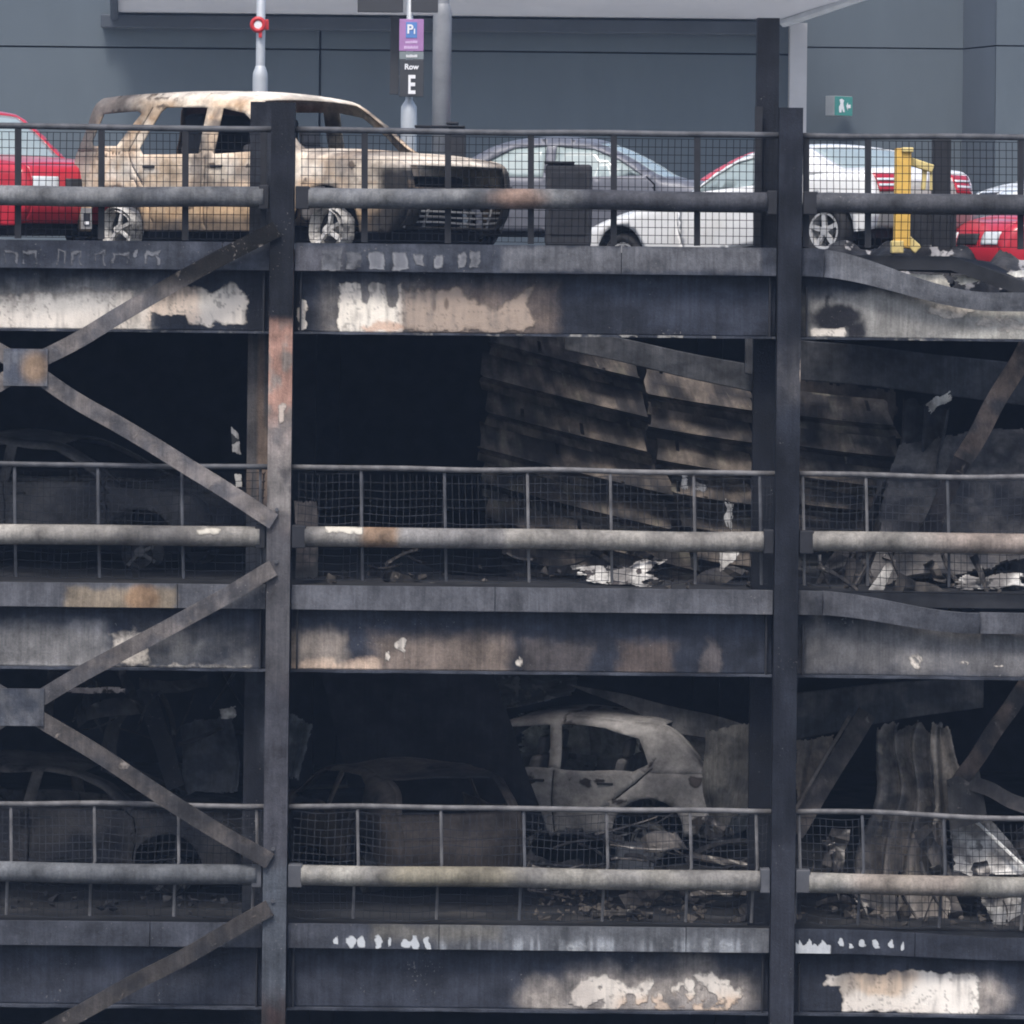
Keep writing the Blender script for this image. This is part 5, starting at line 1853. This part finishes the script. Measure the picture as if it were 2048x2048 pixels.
MB().tube([P(1905, 1612, 1.2), P(1960, 1650, 1.1), P(2060, 1745, .8)], .018, 6).build('bar', 'ash', stp)
# middle deck: scraps that catch the light
sheet('white_scrap', 'white jagged scrap on the middle deck left of the black column', 'scrap', (P(1128, 1138, 1.4), P(1345, 1118, 1.2), P(1300, 1180, .7), P(1170, 1165, .9)), 50, 26, crumple=.06, cs=3.2, tear=.2, cols=WHT, flake=.75, over=(.08, .07, .07), group='white scraps', seed=23)
sheet('white_scrap', 'white bent bracket shaped scrap close left of the black column', 'scrap', (P(1432, 1096, .9), P(1488, 1090, .9), P(1470, 1120, .8), P(1440, 1150, .8)), 24, 24, crumple=.03, cs=4, tear=.10, cols=WHT, flake=.4, over=(.25, .2, .16), group='white scraps', seed=24)
sheet('white_scrap', 'white sliver leaning on the middle deck right of the black column', 'scrap', (P(1775, 1122, .8), P(1795, 1118, .8), P(1762, 1192, .6), P(1728, 1194, .6)), 14, 30, crumple=.02, cs=4, tear=.08, cols=WHT, flake=.4, over=(.1, .1, .1), group='white scraps', seed=25)
sheet('white_scrap', 'row of white ragged scrap at the right edge of the middle deck', 'scrap', (P(1905, 1150, .9), P(2060, 1140, .9), P(2060, 1178, .6), P(1910, 1180, .6)), 50, 16, crumple=.05, cs=5, tear=.16, cols=WHT, flake=.6, over=(.06, .06, .06), group='white scraps', seed=26)
sheet('white_scrap', 'thin white foil twisted round the hanging black sheet', 'scrap', (P(1845, 808, 2.0), P(1898, 780, 2.0), P(1905, 800, 2.0), P(1855, 826, 2.0)), 20, 10, crumple=.05, cs=6, tear=.14, cols=WHT, flake=.3, over=(.2, .2, .2), group='white scraps', seed=27)
for i, (x, y, w_, h_, lb) in enumerate(((1368, 963, 9, 22, 'white foil fleck behind the middle railing, leftmost of three'), (1402, 974, 16, 10, 'white foil fleck behind the middle railing, central of three'), (1458, 1030, 9, 34, 'white foil fleck behind the middle railing, lowest of three'))):
    sheet('foil_fleck', lb, 'scrap', (P(x - w_, y - h_, 1.2), P(x + w_, y - h_ * .7, 1.2), P(x + w_ * .6, y + h_, 1.2), P(x - w_ * .7, y + h_ * .8, 1.2)), 10, 12, crumple=.04, cs=9, tear=.22, cols=WHT, flake=.2, over=(.2, .2, .2), group='foil flecks', seed=30 + i)
sheet('white_scrap', 'white striped strip beside the brown inner column on the middle deck', 'scrap', (P(462, 850, .8), P(478, 866, .8), P(482, 912, .8), P(465, 905, .8)), 8, 24, crumple=.012, cs=5, tear=.06, cols=WHT, flake=.9, over=(.05, .05, .05), group='white scraps', seed=34)
sheet('white_scrap', 'short white strip below the rail beside the brown inner column', 'scrap', (P(469, 946, .8), P(483, 948, .8), P(484, 975, .8), P(472, 974, .8)), 8, 14, crumple=.008, cs=5, tear=.05, cols=WHT, flake=.3, over=(.3, .3, .3), group='white scraps', seed=35)
sheet('white_scrap', 'pale pink strip under the beam at the left on the lowest deck', 'scrap', (P(130, 1376, 1.2), P(255, 1372, 1.2), P(250, 1388, 1.2), P(132, 1386, 1.2)), 40, 8, crumple=.012, cs=5, tear=.12, cols=((.45, .38, .37), (.62, .54, .52)), flake=.55, over=(.05, .045, .045), group='white scraps', seed=36)
sheet('white_scrap', 'white scrap hanging left of the streaked column on the lowest deck', 'scrap', (P(436, 1416, 1.0), P(472, 1412, 1.0), P(472, 1440, 1.0), P(440, 1436, 1.0)), 16, 12, crumple=.03, cs=6, tear=.10, cols=WHT, flake=.2, over=(.3, .3, .3), group='white scraps', seed=37)
sheet('charred_sheet', 'grey crumpled rag shape right of the streaked column on the lowest deck', 'sheet', (P(565, 1412, 1.6), P(632, 1440, 1.6), P(600, 1560, 1.6), P(570, 1560, 1.6)), 24, 40, folds=1.2, foldamp=.06, crumple=.05, tear=.08, cols=((.06, .065, .072), (.13, .135, .14)), flake=.2, over=(.2, .2, .2), group='hanging burnt sheets', seed=38)
sheet('charred_sheet', 'dark blue grey sheet slumped left of the streaked column on the lowest deck', 'sheet', (P(360, 1450, 2.4), P(470, 1430, 2.2), P(480, 1580, 2.0), P(370, 1590, 2.2)), 30, 30, folds=1.0, foldamp=.09, crumple=.07, tear=.05, cols=((.035, .037, .045), (.07, .072, .08)), group='hanging burnt sheets', seed=39)
sheet('charred_sheet', 'scorched plate leaning right of the streaked column on the middle deck', 'sheet', (P(585, 1000, .9), P(632, 1000, .9), P(634, 1160, .7), P(588, 1160, .7)), 20, 40, crumple=.03, tear=.05, cols=((.05, .05, .054), (.12, .105, .10)), flake=.3, over=(.3, .25, .23), group='hanging burnt sheets', seed=40)

# top deck wreckage at the right: crumpled car roof and torn deck edge
BLK = ((.012, .012, .014), (.045, .044, .046))
sheet('wreck_panel', 'crumpled black body panel lying on the sagging deck edge', 'wreckage', (P(1640, 488, 2.6), P(1900, 492, 2.4), P(1905, 590, .42), P(1690, 560, .42)), 70, 50, crumple=.13, cs=2.9, tear=.05, cols=BLK, flake=.8, over=(.30, .29, .29), folds=2.3, foldamp=.05, group='wreckage on the top deck', seed=50)
sheet('wreck_panel', 'crumpled black body panel at the right edge of the sagging deck', 'wreckage', (P(1885, 505, 2.2), P(2085, 512, 2.2), P(2085, 600, .42), P(1900, 592, .42)), 70, 50, crumple=.11, cs=2.7, tear=.05, cols=BLK, flake=.8, over=(.28, .27, .27), folds=1.7, foldamp=.06, group='wreckage on the top deck', seed=51)
sheet('torn_edge', 'cream torn metal strip curling below the crumpled black panel', 'wreckage', (P(1790, 545, .22), P(1890, 550, .22), P(1902, 578, .2), P(1845, 562, .2)), 40, 12, crumple=.03, cs=5, tear=.10, cols=((.50, .47, .40), (.68, .64, .56)), flake=.3, over=(.15, .14, .13), group='torn pale strips', seed=52)
sheet('torn_edge', 'long cream metal strip along the sagging deck at the right edge', 'wreckage', (P(1905, 552, .24), P(2070, 540, .24), P(2070, 552, .22), P(1910, 572, .2)), 60, 10, crumple=.025, cs=4, tear=.10, cols=((.48, .46, .40), (.66, .63, .56)), flake=.3, over=(.12, .11, .1), group='torn pale strips', seed=53)
sheet('torn_edge', 'torn white strip on the sagged kerb of the middle deck', 'wreckage', (P(1868, 1198, .3), P(2070, 1206, .3), P(2070, 1216, .25), P(1880, 1212, .25)), 60, 8, crumple=.03, cs=4, tear=.10, cols=WHT, flake=.35, over=(.1, .1, .1), group='torn pale strips', seed=54)


# tangled strips, rods and cables nobody could count
def tangle(name, label, px0, px1, py0, py1, d0, d1, n, seed, mat, cols, tall=True):
    rr = random.Random(seed)
    mb = MB()
    for q in range(n):
        x, y, d = rr.uniform(px0, px1), rr.uniform(py0, py1), rr.uniform(d0, d1)
        a = rr.uniform(-.6, .6) + (math.pi / 2 if tall else 0) * (1 if rr.random() < .75 else 0)
        ln = rr.uniform(40, 150)
        w_ = rr.choice((3, 5, 9, 16, 24, 34))
        pts = []
        m_ = 7
        bend = rr.uniform(-.45, .45)
        for i in range(m_ + 1):
            t_ = i / m_ - .5
            aa = a + bend * t_
            pts.append(P(min(max(x + math.cos(aa) * ln * t_, px0 - 5), px1 + 40), y + math.sin(aa) * ln * t_, d + .25 * t_ * rr.uniform(-1, 1)))
        if w_ < 4:
            mb.tube(pts, w_ * .0026, 5)
        else:
            o0 = len(mb.v)
            tw = rr.uniform(-1.4, 1.4)
            for i, p in enumerate(pts):
                t_ = i / m_
                s_ = Vector((math.cos(a + 1.57 + tw * t_), .6 * math.sin(tw * t_ * 2), -math.sin(a + 1.57 + tw * t_))) * w_ * .0026 * rr.uniform(.7, 1.2)
                mb.v += [tuple(p - s_), tuple(p + s_ * .3 + Vector((0, -.02, 0))), tuple(p + s_)]
            for i in range(m_):
                for j in (0, 1):
                    mb.f.append((o0 + i * 3 + j, o0 + i * 3 + j + 1, o0 + (i + 1) * 3 + j + 1, o0 + (i + 1) * 3 + j))

    def pf(px, py, co):
        f = fbm(px / 24 + seed, py / 24, seed)
        un = lerp(np.broadcast_to(np.array(cols[0]), (len(px), 3)), np.array(cols[1]), sm(.35, .65, f))
        return un, np.broadcast_to(np.array(cols[2]), (len(px), 3)), np.clip(sm(.5, .75, fbm(px / 10, py / 10, seed + 4)) * .75, 0, 1)
    o = mb.build(name, mat, None, paint=painter(pf), solid=.004)
    return tag(o, label, 'debris', kind='stuff')


TC = ((.03, .03, .035), (.12, .108, .10), (.42, .39, .36))
tangle('tangled_debris', 'tangled burnt strips and rods on the middle deck at the right', 1610, 2060, 1070, 1190, .5, 3.0, 34, 1, 'sheet', TC)
tangle('tangled_debris', 'tangled burnt strips and rods on the lowest deck at the right', 1610, 2060, 1700, 1860, .5, 2.6, 36, 2, 'sheet', TC)
tangle('tangled_debris', 'tangled burnt strips and rods on the lowest deck left of the black column', 1060, 1520, 1650, 1850, .4, 3.0, 46, 3, 'sheet', TC, tall=False)
tangle('tangled_debris', 'charred strips and rods on the middle deck between the columns', 590, 1510, 1100, 1185, .4, 2.2, 16, 4, 'sheet', ((.02, .02, .024), (.06, .055, .053), (.2, .18, .165)), tall=False)
tangle('tangled_debris', 'dark strips hanging under the decks at the left', 100, 520, 1370, 1480, 1.0, 3.0, 18, 5, 'sheet', ((.015, .015, .018), (.04, .038, .038), (.12, .11, .105)))

# rubble on the decks
def rubble(name, label, px0, px1, d0, d1, lv, n, smin, smax, seed, mat='rubble'):
    rr = random.Random(seed)
    mb = MB()
    for _ in range(n):
        d = rr.uniform(d0, d1)
        x = P(rr.uniform(px0, px1), 1000, d).x
        s = rr.uniform(smin, smax) * (1.0 if rr.random() < .8 else 1.7)
        z = DECK[lv] + s * .4 + (rr.random() ** 3) * .10
        pts = [Vector((rr.uniform(-1, 1), rr.uniform(-1, 1), rr.uniform(-.7, .7))).normalized() * s * rr.uniform(.6, 1.1) + Vector((x, d, z)) for _ in range(9)]
        bm = bmesh.new()
        for p in pts:
            bm.verts.new(p)
        bmesh.ops.convex_hull(bm, input=bm.verts)
        bm.verts.index_update()
        use = {v_: i for i, v_ in enumerate(bm.verts)}
        mb.add([v_.co for v_ in bm.verts], [tuple(use[v_] for v_ in f.verts) for f in bm.faces])
        bm.free()
    o = mb.build(name, mat)
    tag(o, label, 'rubble', kind='stuff')
    return o


rubble('rubble', 'ash and broken lumps strewn over the lowest deck', 1080, 1420, .5, 3.0, 2, 130, .015, .05, 1)
rubble('rubble', 'burnt lumps strewn over the lowest deck at the right', 1600, 2060, .4, 2, 2, 40, .02, .06, 2)
rubble('rubble', 'burnt lumps strewn over the middle deck', 560, 2060, .4, 2.5, 1, 60, .015, .05, 3)
rubble('rubble', 'charred lumps along the left of the lower decks', -20, 520, .4, 3.5, 2, 50, .02, .06, 4, 'dark_box')
bb = thing('burnt_box', 'pale burnt box shape standing on the lowest deck below the grey wreck', 'box', P(1265, 1745, 3.2))
for nm, a, q in (('body', (1235, 1690, 1300, 1752), 3.2), ('side_flange', (1300.5, 1692, 1308, 1752), 3.18)):
    x0, y0, x1, y1 = a
    A, B_ = P(x0, y0, q), P(x1, y1, q)
    MB().box(A.x, B_.x, q, q + .3, B_.z, A.z).build(nm, 'ash_grey', bb, bevel=.02)


# ------------------------------------------------------------------ thin blue haze volume, added over the whole site to lift the blacks
hz_ = MB().box(-905, 905, -705, 905, -1.0, 24.0).build('haze', 'soot')
hz_.data.materials.clear()
hm = bpy.data.materials.new('lift_haze')
hm.use_nodes = True
hn = hm.node_tree
for n_ in list(hn.nodes):
    if n_.type == 'BSDF_PRINCIPLED':
        hn.nodes.remove(n_)
pv = hn.nodes.new('ShaderNodeVolumePrincipled')
pv.inputs['Color'].default_value = (.45, .64, 1.0, 1)
pv.inputs['Density'].default_value = .00056
hn.links.new(pv.outputs[0], [n_ for n_ in hn.nodes if n_.type == 'OUTPUT_MATERIAL'][0].inputs['Volume'])
hz_.data.materials.append(hm)
tag(hz_, 'thin blue haze added over the whole site to lift the blacks', 'haze', kind='stuff')
